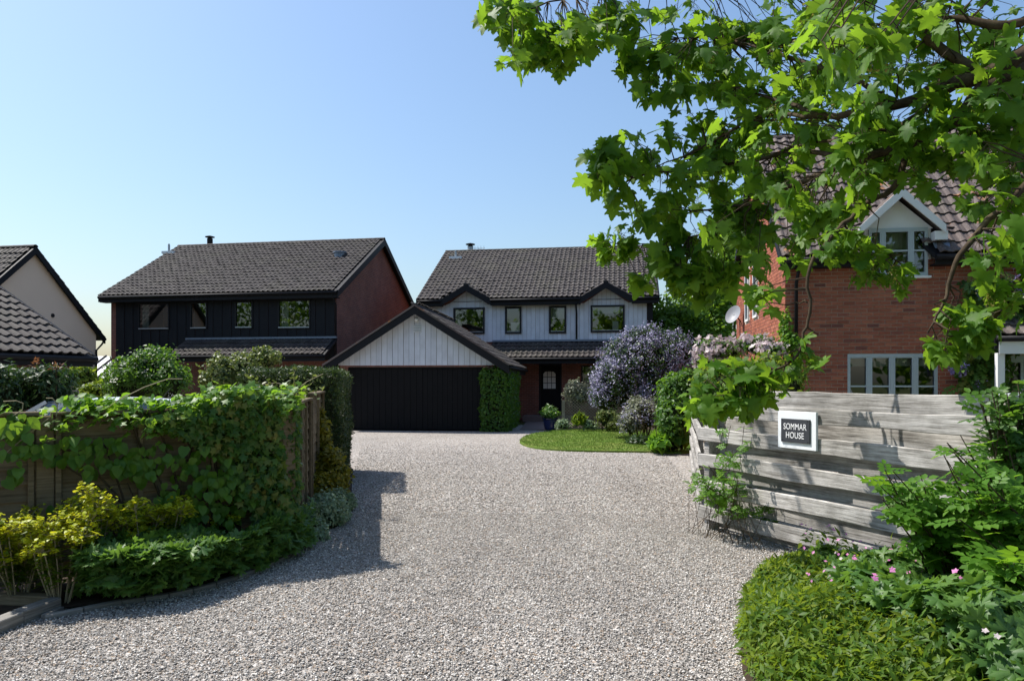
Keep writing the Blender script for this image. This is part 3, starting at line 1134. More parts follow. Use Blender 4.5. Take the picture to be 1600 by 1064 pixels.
# ------------------------------------------------------------------ black boarded house
F = Frame(-6.8, 28.5, 10.0)
W, D, EV, RZ, OV = 9.8, 9.6, 5.08, 8.02, .42
H = house_empty('boarded_house', F, 'black boarded house with brick gable and dark tiled roof, behind the clipped hedge')
wins = []
for u0, u1, v0, v1 in ((217, 266, 474, 515), (298, 325, 472.5, 514), (368, 396, 471, 513), (435, 486, 469, 513)):
    a, b = F.hit(u0, v1), F.hit(u1, v0)
    c = F.hit(u0, v0)
    wins.append((a[0], b[0], min(a[1], F.hit(u1, v1)[1]), max(b[1], c[1])))
mb = MB()
low_wins = [(-8.9, -7.4, .9, 2.1), (-5.2, -4.1, .05, 2.1), (-3.0, -1.2, .9, 2.1)]
wall_grid(mb, -W, 0, 0, EV, 0, wins + low_wins)
side_wall(mb, 0, D, EV + .1, RZ - .1)
side_wall(mb, -W, D, EV + .1, RZ - .1, 0, -1)
mb.face([(0, D, 0), (-W, D, 0), (-W, D, EV), (0, D, EV)])
mb.build('wall', M['brick_far'], H)
room(H, -W + .1, -.1, .23, 3.2, 2.72, 4.98); room(H, -W + .1, -.1, .23, 3.2, .04, 2.66)
planks(H, -W + .24, -.05, lambda x: 2.45, lambda x: EV - .02, -.004, wins, M['black_board'], .2, .022, .006)
for i, r in enumerate(wins):
    w_ = window(H, *r, -.05, M['dark_frame'], 1, (), .06, None, .02)
    MB().box(r[0] + .04, r[1] - .04, -.1, -.072, r[2] + .02, r[2] + .065).build('sill', M['metal_grey'], w_)
    if i in (0, 3):
        drape(w_, r[0] + .08, r[0] + .36, r[2] + .06, r[3] - .05, .12, M['curtain'])
for i, r in enumerate(low_wins):
    window(H, *r, .05, M['white_trim'] if i == 1 else M['dark_frame'], 2, (), .06)
rf, sl = main_roof(H, -W, 0, D, EV, RZ, OV, .22, M['tile_dark'])
barge(H, .22, D, EV, RZ, OV, sl); barge(H, -W - .22, D, EV, RZ, OV, sl)
MB().box(-W - .18, .18, -OV - .012, -OV + .02, EV - .26, EV - .012).build('fascia', M['black_trim'], H)
MB().box(-W - .18, .18, -OV + .02, -.06, EV - .255, EV - .225).build('soffit', M['black_trim'], H)
gutter(H, (-W - .2, -OV - .07, EV - .06), (.2, -OV - .07, EV - .06), M['black_trim'])
downpipe(H, .02, -.09, .1, EV - .1, .36)
px0, _ = F.hit(292, 530, -.02)
lean_roof(H, px0, .05, -.03, 3.28, -1.2, 2.62, M['tile_dark'])
MB().box(-4.9, -4.55, -1.1, -.01, 0, 2.5).build('porch_pier', M['brick_far'], H)
def on_slope(F, u, v, ov, eave, sl):
    best = None
    for k in range(400):
        y = -ov + k * .02
        x, z = F.hit(u, v, y)
        if z <= eave + sl * (y + ov): return x, y, z
    return x, y, z
x, y, z = on_slope(F, 531, 401, OV, EV, sl)
MB().lathe([(.24, -.12), (.24, .14), (.29, .14), (.29, .2), (.02, .23)], 16, (x, y, z)).build('roof_vent', M['lead'], H, smooth=False)
x, y, z = on_slope(F, 264, 397, OV, EV, sl)
MB().box(x - .3, x + .3, y - .12, y + .2, z + .0, z + .12).build('vent_flashing', M['white_trim'], H)
flue(H, x, y, z, .42, .05, False)
xf, zf = F.hit(328, 382, D / 2 + .4)
flue(H, xf, D / 2 + .4, RZ - .3, .72, .13, True, 'tyre')

# ------------------------------------------------------------------ white boarded house
F = Frame(5.78, 30.2, 8.5); F2 = F
W = 9.65
H = house_empty('boarded_house', F, 'white boarded house with two small roof peaks and dark frames, behind the garage'); HW = H
def rect(F, u0, u1, v0, v1, y=0.0):
    a, b, c, d = F.hit(u0, v1, y), F.hit(u1, v0, y), F.hit(u0, v0, y), F.hit(u1, v1, y)
    return (a[0], b[0], (a[1] + d[1]) / 2, (b[1] + c[1]) / 2)
wins = [rect(F, 709, 757.5, 481, 522), rect(F, 789.5, 815, 479.5, 521.5), rect(F, 858, 885, 478.5, 521), rect(F, 923, 976, 477, 519.5)]
door = rect(F, 845, 875, 571, 645)
lowin = [(door[0], door[1], .26, door[3]), rect(F, 908, 985, 571, 615)]
gx = [F.hit(731, 460)[0], F.hit(947, 460)[0]]
GH, GA = .95, 5.62
mb = MB()
wall_grid(mb, -W, 0, 0, EV, 0, wins + lowin)
for c in gx: mb.face([(c - GH, 0, EV), (c + GH, 0, EV), (c, 0, GA - .05)])
side_wall(mb, 0, D, EV + .1, RZ - .1); side_wall(mb, -W, D, EV + .1, RZ - .1, 0, -1)
mb.face([(0, D, 0), (-W, D, 0), (-W, D, EV), (0, D, EV)])
mb.build('wall', M['brick_far'], H)
room(H, -W + .1, -.1, .23, 3.4, 2.75, 4.98); room(H, -W + .1, -.1, .23, 3.4, .26, 2.7)
def top_w(x):
    z = EV - .2
    for c in gx:
        if abs(x - c) < GH: z = max(z, GA - .12 - (GA - EV + .12) * abs(x - c) / GH)
    return z
planks(H, -W + .02, -.24, lambda x: 3.3, top_w, -.004, wins, M['white_board'], .185, .012, .008)
MB().box(-.238, .0, -.05, -.004, 2.6, EV - .05).build('corner_board', M['black_trim'], H)
MB().box(-W - .03, -W + .018, -.06, -.004, 2.6, EV - .05).build('corner_board', M['black_trim'], H)
for c in gx:       # the band across each small peak
    MB().box(c - .62, c + .62, -.055, -.0385, EV - .07, EV - .05).build('band', M['dark_frame'], H)
for i, r in enumerate(wins):
    w_ = window(H, *r, -.06, M['dark_frame'], 1, (), .075, None, .03)
    MB().box(r[0] + .08, r[1] - .08, -.085, -.03, r[2] + .078, r[2] + .098).build('sill', M['metal_grey'], w_)
    if i == 1:
        q = rect(F, 798, 812.5, 504, 517); MB().box(q[0], q[1], .05, .056, q[2], q[3]).build('card', M['paper'], w_)
    if i == 3:
        q = rect(F, 957, 966, 502, 515); MB().box(q[0], q[1], .05, .056, q[2], q[3]).build('card', M['paper'], w_)
        MB().box(r[0] + .1, r[1] - .1, .1, .11, r[3] - .32, r[3] - .07).build('blind', M['curtain'], w_)
    if i == 0: drape(w_, r[0] + .08, r[0] + .26, r[2] + .06, r[3] - .05, .12, M['curtain'])
    if i == 2: drape(w_, r[0] + .08, r[1] - .08, r[3] - .5, r[3] - .05, .12, M['curtain'], 'blind')
rf, sl = main_roof(H, -W, 0, D, EV, RZ, OV, .22, M['tile_dark'], [(c, GH + .1, GA + .06) for c in gx])
barge(H, .22, D, EV, RZ, OV, sl); barge(H, -W - .22, D, EV, RZ, OV, sl)
ed = [-W - .18] + [e for c in gx for e in (c - GH - .1, c + GH + .1)] + [.18]
for a, b in zip(ed[0::2], ed[1::2]):
    MB().box(a, b, -OV - .012, -OV + .02, EV - .27, EV - .012).build('fascia', M['black_trim'], H)
    MB().box(a, b, -OV + .02, -.06, EV - .265, EV - .225).build('soffit', M['black_trim'], H)
    gutter(H, (a, -OV - .07, EV - .07), (b, -OV - .07, EV - .07), M['black_trim'])
for c in gx:       # small peaks
    gr = MB()
    hw, az = GH + .12, GA + .06
    yb = -OV + (az - EV) / sl + .1
    gm = MB()
    for s in (-1, 1):
        a = [(c, -OV - .03, az), (c, yb, az), (c + s * hw, -OV + .05, EV - .02), (c + s * hw, -OV - .03, EV - .02)]
        gm.add(a + [(x, y, z - .06) for x, y, z in a], [(0, 1, 2, 3), (7, 6, 5, 4), (3, 7, 4, 0), (2, 6, 7, 3)])
    pk = gm.build('peak_roof', M['black_trim'], H)
    for s in (-1, 1):
        b_ = MB()
        y = -OV - .035
        b_.prism([(c, az + .02), (c, az - .26), (c + s * (hw + .02), EV - .28), (c + s * (hw + .02), EV - .01)], y - .025, y)
        b_.build('bargeboard', M['black_trim'], pk)
        up = Vector((-s * hw, 0, az - EV)); L = up.length
        o = Vector((c + s * hw, (-OV - .03) if s < 0 else yb - .03, EV + .0))
        def keep(p, c=c): return -OV - .1 < p.y < -OV + (p.z - EV) / sl + .12
        lay_tiles(pk, o if s > 0 else (c - hw, -OV - .03 + yb + OV, EV), (0, -1, 0), up, yb + OV, L, M['tile_dark'], keep=keep, name='peak_tiles') if s < 0 else \
            lay_tiles(pk, (c + hw, -OV - .03, EV), (0, 1, 0), up, yb + OV, L, M['tile_dark'], keep=keep, name='peak_tiles')
    ridge(pk, (c, -OV - .05, az + .04), (c, yb, az + .04), M['tile_dark'], .1)
xd, _ = F.hit(901, 500)
downpipe(H, xd, -.09, 3.35, EV - .2, .36)
lx0, _ = F.hit(770, 540)
lean_roof(H, lx0, 0, -.03, 3.28, -1.25, 2.58, M['tile_dark'])
# front door
d0, d1, d2, d3 = lowin[0]
mb = MB().box(d0, d1, .06, .12, d2, d3)
dr = mb.build('door', M['door_black'], H)
q = rect(F, 848.5, 868.5, 580, 607.5, .06)
nx_, nz_ = 3, 3
for i in range(nx_):
    for j in range(nz_):
        a, b = q[0] + (q[1] - q[0]) * i / nx_ + .012, q[0] + (q[1] - q[0]) * (i + 1) / nx_ - .012
        c, d = q[2] + (q[3] - q[2]) * j / nz_ + .012, q[2] + (q[3] - q[2]) * (j + 1) / nz_ - .012
        pts = [(a, c), (b, c), (b, d), (a, d)]
        if j == 2 and i == 0: pts = [(a, c), (b, c), (b, d), ((a + b) / 2, d - .01), (a, d - .1)]
        if j == 2 and i == 2: pts = [(a, c), (b, c), (b, d - .1), ((a + b) / 2, d - .01), (a, d)]
        MB().prism(pts, .05, .058).build('pane', M['paper'] if 0 else M['curtain'], dr)
MB().box(d0 - .07, d0, -.02, .1, d2, d3 + .07).box(d1, d1 + .07, -.02, .1, d2, d3 + .07).box(d0, d1, -.02, .1, d3, d3 + .07).build('door_frame', M['black_trim'], H)
MB().box(d0 - .6, d1 + .8, -1.3, -.01, 0, .24).build('doorstep', M['paving'], H)
w_ = window(H, *lowin[1], .04, M['dark_frame'], 2, (), .06)
drape(w_, lowin[1][0] + .15, lowin[1][0] + 1.2, lowin[1][2], lowin[1][3], .2, M['curtain'])
x, y, z = on_slope(F, 712, 405, OV, EV, sl)
MB().box(x - .3, x + .3, y - .12, y + .2, z, z + .12).build('vent_flashing', M['white_trim'], H)
flue(H, x, y, z, .36, .05, False)
xf, _ = F.hit(735, 390, D / 2 + .4)
fl = flue(H, xf, D / 2 + .4, RZ - .2, .55, .14, True, 'black_trim')
MB().lathe([(.15, .34), (.15, .5)], 12, (xf, D / 2 + .4, RZ - .2)).build('steel_band', M['metal_grey'], fl)
mb = MB().tube([(xf + .45, D / 2 + .3, RZ - .2), (xf + .45, D / 2 + .3, RZ + .22)], .015, 5).tube([(xf + .2, D / 2 + .3, RZ + .2), (xf + .75, D / 2 + .3, RZ + .2)], .012, 5)
for i in range(4): mb.tube([(xf + .25 + i * .15, D / 2 + .3, RZ + .08), (xf + .25 + i * .15, D / 2 + .3, RZ + .32)], .008, 4)
mb.build('aerial', M['metal_grey'], H)

# ------------------------------------------------------------------ garage
FG = Frame(-3.11, 24.2, 6.0)
H = empty('garage', FG.o, -FG.t, 'double garage with white boarded gable and black doors, in front of the white house', 'garage')
GW, GD, AP, GE, HWD = 2.64, 6.0, 4.06, 2.12, 3.05
gs = (AP - GE) / HWD
mb = MB()
wall_grid(mb, -GW, GW, 0, 2.16, 0, [(-2.36, 2.18, 0, 2.1)], .3)
for s in (-1, 1):
    pts = [(s * GW, 0, 0), (s * GW, GD, 0), (s * GW, GD, 2.3), (s * GW, 0, 2.3)]
    mb.face(pts if s > 0 else pts[::-1])
mb.face([(-GW, 0, 2.16), (GW, 0, 2.16), (0, 0, AP - .12)])
mb.face([(GW, GD, 0), (-GW, GD, 0), (-GW, GD, 2.3), (0, GD, AP), (GW, GD, 2.3)])
mb.build('wall', M['brick_far'], H)
planks(H, -GW - .03, GW + .03, lambda x: 2.15, lambda x: AP - .16 - gs * abs(x), -.004, [], M['white_board'], .182, .012, .009)
for a, b in ((-2.34, .158), (.164, 2.16)):
    n = 12
    leaf = MB().box(a, b, .1, .14, .02, 2.06).build('garage_door', M['door_black'], H)
    for i in range(n):
        p, q_ = a + (b - a) * i / n + .004, a + (b - a) * (i + 1) / n - .004
        MB().cbox(p, q_, .088, .1, .04, 2.04, .004).build('board', M['door_black'], leaf)
    MB().tube([((a + b) / 2 - .05, .075, .95), ((a + b) / 2 + .05, .075, .95)], .012, 6).build('handle', M['dark_frame'], leaf)
MB().box(-2.36, 2.18, .06, .2, 2.065, 2.145).box(-2.375, -2.342, .05, .2, 0, 2.1).box(2.162, 2.195, .05, .2, 0, 2.1).build('door_frame', M['black_trim'], H)
mb = MB()
for s in (-1, 1):
    a = [(0, -.36, AP), (s * HWD, -.36, GE), (s * HWD, GD, GE), (0, GD, AP)]
    mb.add(a + [(x, y, z - .08) for x, y, z in a], [(0, 1, 2, 3), (7, 6, 5, 4), (0, 4, 5, 1), (1, 5, 6, 2)])
rf = mb.build('roof', M['black_trim'], H)
L = math.hypot(HWD, AP - GE)
up = Vector((-HWD, 0, AP - GE))
o_ = Vector((HWD + .03, -.38, GE)); 
lay_tiles(rf, o_, (0, 1, 0), up, GD + .3, L + .05, M['tile_dark'], name='right_slope_tiles')
lay_tiles(rf, (-HWD - .03, GD - .08, GE), (0, -1, 0), Vector((HWD, 0, AP - GE)), GD + .3, L + .05, M['tile_dark'], name='left_slope_tiles')
ridge(rf, (0, -.38, AP + .05), (0, GD, AP + .05), M['tile_dark'])
for s in (-1, 1):
    b_ = MB().prism([(0, AP + .0), (0, AP - .26), (s * (HWD + .02), GE - .26), (s * (HWD + .02), GE)], -.40, -.362)
    b_.build('bargeboard', M['black_trim'], H)
    v_ = MB().beam((0, -.40, AP + .03), (s * (HWD + .03), -.40, GE + .03), .05, .055)
    v_.build('verge_edge', M['tile_brown'], H)
    MB().box(min(s * HWD, s * (HWD - .03)), max(s * HWD, s * (HWD - .03)), -.3, GD, GE - .24, GE - .085).build('fascia', M['black_trim'], H)
    MB().box(min(s * GW, s * HWD) , max(s * GW, s * HWD) - .035, -.3, GD, GE - .23, GE - .2).build('soffit', M['black_trim'], H)
    gutter(H, (s * (HWD + .05), -.38, GE - .06), (s * (HWD + .05), GD, GE - .06), M['black_trim'])
mb = MB().box(-.13, .13, -.062, -.045, 3.23, 3.47)
vt = mb.build('gable_vent', M['white_trim'], H)
for i in range(4): MB().box(-.12, .12, -.075, -.062, 3.25 + i * .055, 3.275 + i * .055).build('slat', M['metal_grey'], vt)
MB().lathe([(.01, 0), (.06, .01), (.07, .08), (.03, .12)], 10, (.0, -.13, 3.58)).box(-.03, .03, -.1, -.045, 3.64, 3.72).build('security_light', M['white_trim'], H)

# ------------------------------------------------------------------ red brick house
F = Frame(5.57, 15.0, 8.5); F3 = F
W, D, EV, RZ, OV = 9.0, 6.4, 4.08, 7.55, .3
H = empty('brick_house', F.o, -F.t, 'red brick house with a white dormer and weathered tile roof, behind the plank fence', 'house')
wlow = rect(F, 1324, 1465, 553, 640)
dorm = rect(F, 1357, 1449, 357, 432, -.05)
dcx = (dorm[0] + dorm[1]) / 2
pdoor = (rect(F, 1567, 1640, 556, 640)[0], rect(F, 1567, 1640, 556, 640)[1], .1, rect(F, 1567, 1640, 556, 640)[3])
holes = [wlow, (dorm[0], dorm[1], dorm[2], EV + .001), pdoor]
mb = MB()
wall_grid(mb, 0, W, 0, EV, 0, holes, .18)
side_wall(mb, 0, D, EV + .1, RZ - .15, 0, -1); side_wall(mb, W, D, EV + .1, RZ - .15)
mb.face([(W, D, 0), (0, D, 0), (0, D, EV), (W, D, EV)])
wall = mb.build('wall', M['mortar'], H)
room(H, .1, W - .1, .19, 3.0, .04, 2.4); room(H, dorm[0] - .6, dorm[1] + .6, .19, 2.0, 2.5, dorm[3] + .05)
BW, BH, GP = .225, .075, .010
bm_ = MB().cbox(0, BW - GP, -.010, .004, 0, BH - GP, .003)
brick_me = bm_.mesh('brick', M['brick'])
rest = MB(); cand = []
r = random.Random(3)
for j in range(int(EV / BH)):
    z = j * BH
    xo = -BW / 2 if j % 2 else 0
    i = 0
    while True:
        a = xo + i * BW; b = a + BW - GP; i += 1
        if a > W: break
        a2, b2 = max(a, .0), min(b, W)
        segs = [(a2, b2)]
        for h in holes:
            if h[2] < z + BH - GP and h[3] > z:
                ns = []
                for p, q_ in segs:
                    if q_ <= h[0] or p >= h[1]: ns.append((p, q_)); continue
                    if p < h[0]: ns.append((p, h[0]))
                    if q_ > h[1]: ns.append((h[1], q_))
                segs = ns
        for p, q_ in segs:
            if q_ - p < .02: continue
            full = abs((q_ - p) - (BW - GP)) < 1e-4
            if full and z > 1.55 and .9 < p < 5.2: cand.append((p, z))
            else:
                rest.cur = r.random(); d_ = r.uniform(-.003, .003)
                rest.cbox(p, q_, -.010 + d_, .004, z, z + BH - GP, .003)
r.shuffle(cand)
cand.sort(key=lambda c: (0 if (1.25 < c[0] < 3.9 and 1.6 < c[1] < 3.6) else 1))
for k, (p, z) in enumerate(cand):
    if k < 300:
        ob = link('brick', brick_me, wall, (p, r.uniform(-.003, .003), z))
    else:
        rest.cur = r.random(); d_ = r.uniform(-.003, .003)
        rest.cbox(p, p + BW - GP, -.010 + d_, .004, z, z + BH - GP, .003)
rest.build('front_bricks', M['brick'], wall, kind='stuff')
sb = MB()                                   # bricks of the sunny side wall (x = 0, facing left)
holes2 = [(3.05, 3.6, 3.2, 4.6), (4.3, 4.8, 3.2, 4.6)]
for j in range(int(RZ / BH)):
    z = j * BH
    lo, hi = 0.0, D
    if z > EV: lo, hi = (z - EV) / ((RZ - EV) / (D / 2)), D - (z - EV) / ((RZ - EV) / (D / 2))
    y = lo + (-BW / 2 if j % 2 else 0)
    while y < hi:
        a, b = max(y, lo), min(y + BW - GP, hi)
        y += BW
        if b - a < .02: continue
        if any(h[0] < b and h[1] > a and h[2] < z + BH and h[3] > z for h in holes2): continue
        sb.cur = r.random()
        x = -.010 + r.uniform(-.003, .003)
        sb.add([(x, a, z), (x, b, z), (x, b, z + BH - GP), (x, a, z + BH - GP), (.004, a - .0, z), (.004, b, z), (.004, b, z + BH - GP), (.004, a, z + BH - GP)],
               [(3, 2, 1, 0), (0, 1, 5, 4), (1, 2, 6, 5), (2, 3, 7, 6), (3, 0, 4, 7)])
sb.build('side_bricks', M['brick'], wall, kind='stuff')
for h in holes2:
    f = MB().box(-.04, .02, h[0], h[0] + .06, h[2], h[3]).box(-.04, .02, h[1] - .06, h[1], h[2], h[3]).box(-.04, .02, h[0] + .06, h[1] - .06, h[2], h[2] + .06).box(-.04, .02, h[0] + .06, h[1] - .06, h[3] - .06, h[3]).build('side_window', M['white_trim'], H)
    pm = MB(); pm.face([(-.01, h[0], h[2]), (-.01, h[0], h[3]), (-.01, h[1], h[3]), (-.01, h[1], h[2])]); pm.build('pane', M['car_glass'], f)
# roof: tiles one by one where they show
dsl = (RZ - EV) / (D / 2 + OV)
rs = [0]
def single(c):
    if .0 < c.x < 5.4 and c.z < RZ - .3 and rs[0] < 300 and not (c.x < 1.6 and c.z > 6.4):
        if abs(c.x - dcx) < .95 and c.z < dorm[3] + .8: return False
        rs[0] += 1; return True
    return False
DHW, DAZ = (dorm[1] - dorm[0]) / 2 + .17, dorm[3] + .66
DBZ = dorm[3] - .02
rf, sl = main_roof(H, 0, W, D, EV, RZ, OV, .12, M['tile_brown'], [(dcx, DHW - .12, DAZ)], single=single, tmpl=TILE45, w=.225, g=.335)
barge(H, -.12, D, EV, RZ, OV, sl, .2); barge(H, W + .12, D, EV, RZ, OV, sl, .2)
for a, b in ((-.1, dorm[0] - .05), (dorm[1] + .05, W + .1)):
    MB().box(a, b, -OV - .012, -OV + .02, EV - .2, EV - .012).build('fascia', M['black_trim'], H)
    MB().box(a, b, -OV + .02, -.02, EV - .195, EV - .17).build('soffit', M['black_trim'], H)
    gutter(H, (a, -OV - .06, EV - .06), (b, -OV - .06, EV - .06), M['black_trim'], .06)
# dormer
yb = -OV + (DAZ - EV) / sl + .2
dz0 = EV - .05
dm = MB()
for x in (dorm[0] - .02, dorm[1] + .02):
    s = -1 if x < dcx else 1
    dm.prism([(x - .05, dz0), (x + .05, dz0), (x + .05, DBZ + .03), (x - .05, DBZ + .03)], -.03, (DBZ - EV) / sl + .1)
dm.prism([(dorm[0] - .1, DBZ + .0), (dorm[1] + .1, DBZ + .0), (dcx, DBZ + DHW * .80)], -.06, -.02)
do = dm.build('dormer', M['white_trim'], H)
dr_ = MB()
for s in (-1, 1):
    a = [(dcx, -.26, DAZ + .08), (dcx, yb, DAZ + .08), (dcx + s * (DHW + .06), yb - .5, DBZ - .02), (dcx + s * (DHW + .06), -.26, DBZ - .02)]
    dr_.add(a + [(x, y, z - .05) for x, y, z in a], [(0, 1, 2, 3), (7, 6, 5, 4), (3, 7, 4, 0), (2, 6, 7, 3)])
dr_.build('dormer_roof', M['tile_brown'], do)
for s in (-1, 1):
    MB().prism([(dcx, DAZ + .1), (dcx, DAZ - .09), (dcx + s * (DHW + .08), DBZ - .14), (dcx + s * (DHW + .08), DBZ + .02)], -.30, -.262).build('bargeboard', M['white_trim'], do)
MB().box(dorm[1] + .06, dorm[1] + .3, -.25, .3, DBZ - .26, DBZ - .09).build('eave_box', M['white_trim'], do)
MB().add([(dorm[1] + .06, -.02, EV + .02), (dorm[1] + .5, -.02 , EV + .1), (dorm[1] + .06, .5, EV + .62)], [(0, 1, 2)]) if 0 else None
lf = MB(); lf.face([(dorm[1] + .07, -.24, EV + .13), (dorm[1] + .42, -.24, EV + .13), (dorm[1] + .32, .06, EV + .46), (dorm[1] + .07, .06, EV + .46)]); lf.build('flashing', M['lead'], do)
w_ = window(H, dorm[0], dorm[1], dorm[2], dorm[3], -.05, M['grey_frame'], 3, (.53,), .045, M['white_trim'], .03, [0, .24, .72, 1], .028)
drape(w_, dorm[0] + .1, dorm[1] - .1, dorm[3] - .42, dorm[3] - .06, .12, M['curtain'], 'blind')
drape(w_, dorm[1] - .4, dorm[1] - .1, dorm[2] + .08, dorm[3] - .42, .14, M['curtain'])
w_ = window(H, *wlow, .02, M['grey_frame'], 4, (.42,), .05, M['white_trim'], .03, [0, .245, .5, .755, 1], .028)
MB().box(wlow[0] + .1, wlow[1] - .1, .14, .15, wlow[3] - .24, wlow[3] - .07).build('blind', M['curtain'], w_)
downpipe(H, .2, -.06, .1, EV - .1, .26)
# porch at the far right of the view
pz = rect(F, 1567, 1600, 520, 545)
lean_roof(H, pdoor[0] - .55, pdoor[1] + .6, -.02, 3.0, -.9, 2.45, M['tile_brown'], 'porch_roof', None, TILE45, .225, .335)
MB().box(pdoor[0] - .5, pdoor[1] + .5, -.935, -.915, 2.12, 2.44).build('porch_fascia', M['white_trim'], H)
MB().box(pdoor[0] - .5, pdoor[0] - .38, -.88, -.76, 0, 2.14).build('porch_post', M['white_trim'], H)
window(H, *pdoor, .02, M['grey_frame'], 2, (.45,), .08, None, .03, None, .05, 'glazed_door')

# ------------------------------------------------------------------ cream gabled house, far left
F = Frame(-17.5, 22.95, 10.0)
W, D, EV, RZ, OV = 8.0, 6.2, 3.35, 6.36, .3
H = house_empty('rendered_house', F, 'cream rendered house with steep dark roof, far left behind the low garage roof')
mb = MB()
wall_grid(mb, -W, 0, 0, EV, 0, [])
side_wall(mb, 0, D, EV + .12, RZ - .1); side_wall(mb, -W, D, EV + .12, RZ - .1, 0, -1)
mb.face([(0, D, 0), (-W, D, 0), (-W, D, EV), (0, D, EV)])
mb.build('wall', M['render'], H)
rf, sl = main_roof(H, -W, 0, D, EV, RZ, OV, .15, M['tile_dark'])
barge(H, .15, D, EV, RZ, OV, sl, .22); barge(H, -W - .15, D, EV, RZ, OV, sl, .22)
MB().box(-W, .1, -OV - .012, -OV + .02, EV - .2, EV - .012).build('fascia', M['black_trim'], H)
vy = None
r_ = Vector(((82 - U0) / FPX, 1, (V0 - 493) / FPX)); t_ = (F.o - Vector((0, 0, CAMZ))).dot(F.a) / r_.dot(F.a); p_ = Vector((0, 0, CAMZ)) + r_ * t_
mb = MB().tube([(0, 0, 0), (.03, 0, 0)], .075, 12)
o = mb.build('wall_vent', M['tyre'], H); o.location = (0.002, (p_ - F.o).dot(F.b), p_.z)
gutter(H, (-W, D + OV + .05, EV - .04), (.15, D + OV + .05, EV - .04), M['black_trim'])
MB().tube([(.1, D + OV + .05, EV - .06), (.1, D + OV - .1, EV - .25), (.06, D - .05, EV - .5), (.06, D - .05, .1)], .035, 8).build('downpipe', M['black_trim'], H)

# low garage in front of it; its eaves run away from us
F = Frame(-9.19, 15.28, -72.3)
W, D, EV, RZ, OV = 6.5, 5.4, 2.14, 3.93, .4
H = empty('garage', F.o, -F.t, 'low brick garage with dark tiled roof at the left edge', 'garage')
mb = MB()
wall_grid(mb, -W, 0, 0, EV, 0, [])
side_wall(mb, 0, D, EV + .1, RZ - .1); side_wall(mb, -W, D, EV + .1, RZ - .1, 0, -1)
mb.face([(0, D, 0), (-W, D, 0), (-W, D, EV), (0, D, EV)])
mb.build('wall', M['brick_far'], H)
cnt = [0]
def single2(c):
    if c.x > -4.2 and cnt[0] < 300 and c.y < 2.7: cnt[0] += 1; return True
    return False
rf, sl = main_roof(H, -W, 0, D, EV, RZ, OV, .25, M['tile_dark'], single=single2)
barge(H, .25, D, EV, RZ, OV, sl, .18); barge(H, -W - .25, D, EV, RZ, OV, sl, .18)
MB().box(-W - .2, .2, -OV - .012, -OV + .02, EV - .22, EV - .012).build('fascia', M['black_trim'], H)
MB().box(-W - .2, .2, -OV + .02, -.01, EV - .215, EV - .19).build('soffit', M['black_trim'], H)
gutter(H, (-W - .2, -OV - .06, EV - .06), (.25, -OV - .06, EV - .06), M['black_trim'])

# glazed lean-to glimpsed between the left houses
H = empty('glass_lean_to', (-17.6, 31.0, 0), R(-10), 'glazed lean-to roof with dark bars between the cream house and black house', 'conservatory')
MB().box(-1.2, 1.6, 0, 2.5, 0, 1.62).build('wall', M['brick_far'], H)
gp = MB(); gp.face([(-1.2, -.1, 1.75), (1.6, -.1, 1.75), (1.6, 1.6, 2.75), (-1.2, 1.6, 2.75)]); gp.build('glazing', M['paper'], H)
for i in range(7):
    x = -1.2 + i * .466
    MB().beam((x, -.12, 1.76), (x + .02, 1.6, 2.78), .05, .07).build('glazing_bar', M['black_trim'], H)
MB().box(-1.25, 1.65, -.15, -.08, 1.63, 1.78).build('eaves_beam', M['black_trim'], H)


# ------------------------------------------------------------------ plank fence on the right
FR = Frame(2.08, 8.07, math.degrees(math.atan2(2.98, 1.30)))
LR = 3.25
fence = empty('plank_fence', FR.o, -FR.t, 'weathered grey plank fence with staggered boards, carrying the house sign', 'fence')
tops = [1.365, 1.10, .825, .545, .255]
r = random.Random(5)
def wavy_board(x0, x1, y0, y1, z0, z1, n=14, amp=.006, seed=0):
    q = random.Random(seed); mb = MB(); ph = q.uniform(0, 6)
    ring = []
    for i in range(n + 1):
        x = x0 + (x1 - x0) * i / n
        a = amp * math.sin(ph + i * .9) + q.uniform(-.5, .5) * amp; b = amp * math.sin(ph * 2 + i * .7) + q.uniform(-.5, .5) * amp
        dy = .004 * math.sin(ph + i * .5); c = .006
        ring.append([(x, y0 + dy, z0 + a + c), (x, y0 + dy, z1 + b - c), (x, y0 + dy + c, z1 + b), (x, y1 + dy, z1 + b), (x, y1 + dy, z0 + a), (x, y0 + dy + c, z0 + a)])
    base = len(mb.v)
    vs = [p for g_ in ring for p in g_]
    fs = [tuple(range(5, -1, -1)), tuple(range(n * 6, n * 6 + 6))]
    for i in range(n):
        for k in range(6):
            k2 = (k + 1) % 6
            fs.append((i * 6 + k, i * 6 + k2, i * 6 + 6 + k2, i * 6 + 6 + k))
    mb.add(vs, fs)
    return mb
for i, t in enumerate(tops):
    sl_ = r.uniform(-.004, .004)
    o = wavy_board(-.03, LR + (.02 if i else -.05), -.036, -.004, t - .14, t, seed=i).build('board', M['fence_grey'], fence)
    o.rotation_euler = (R(r.uniform(-2.5, 1)), r.uniform(-.004, .004), 0)
backs = [(1.30, 1.505), (1.075, 1.25), (.80, .985), (.52, .71), (.235, .43), (.02, .14)]
for i, (a, b) in enumerate(backs):
    wavy_board(.06, LR + .05, .135, .163, a, b, seed=20 + i).build('board', M['fence_grey'], fence)
for x, w, h, y0_, y1_ in ((.04, .09, 1.33, -.002, .133), (1.7, .09, 1.33, .165, .25), (LR - .02, .10, 1.5, -.002, .133)):
    MB().cbox(x, x + w, y0_, y1_, 0, h, .006).build('post', M['fence_grey'], fence)

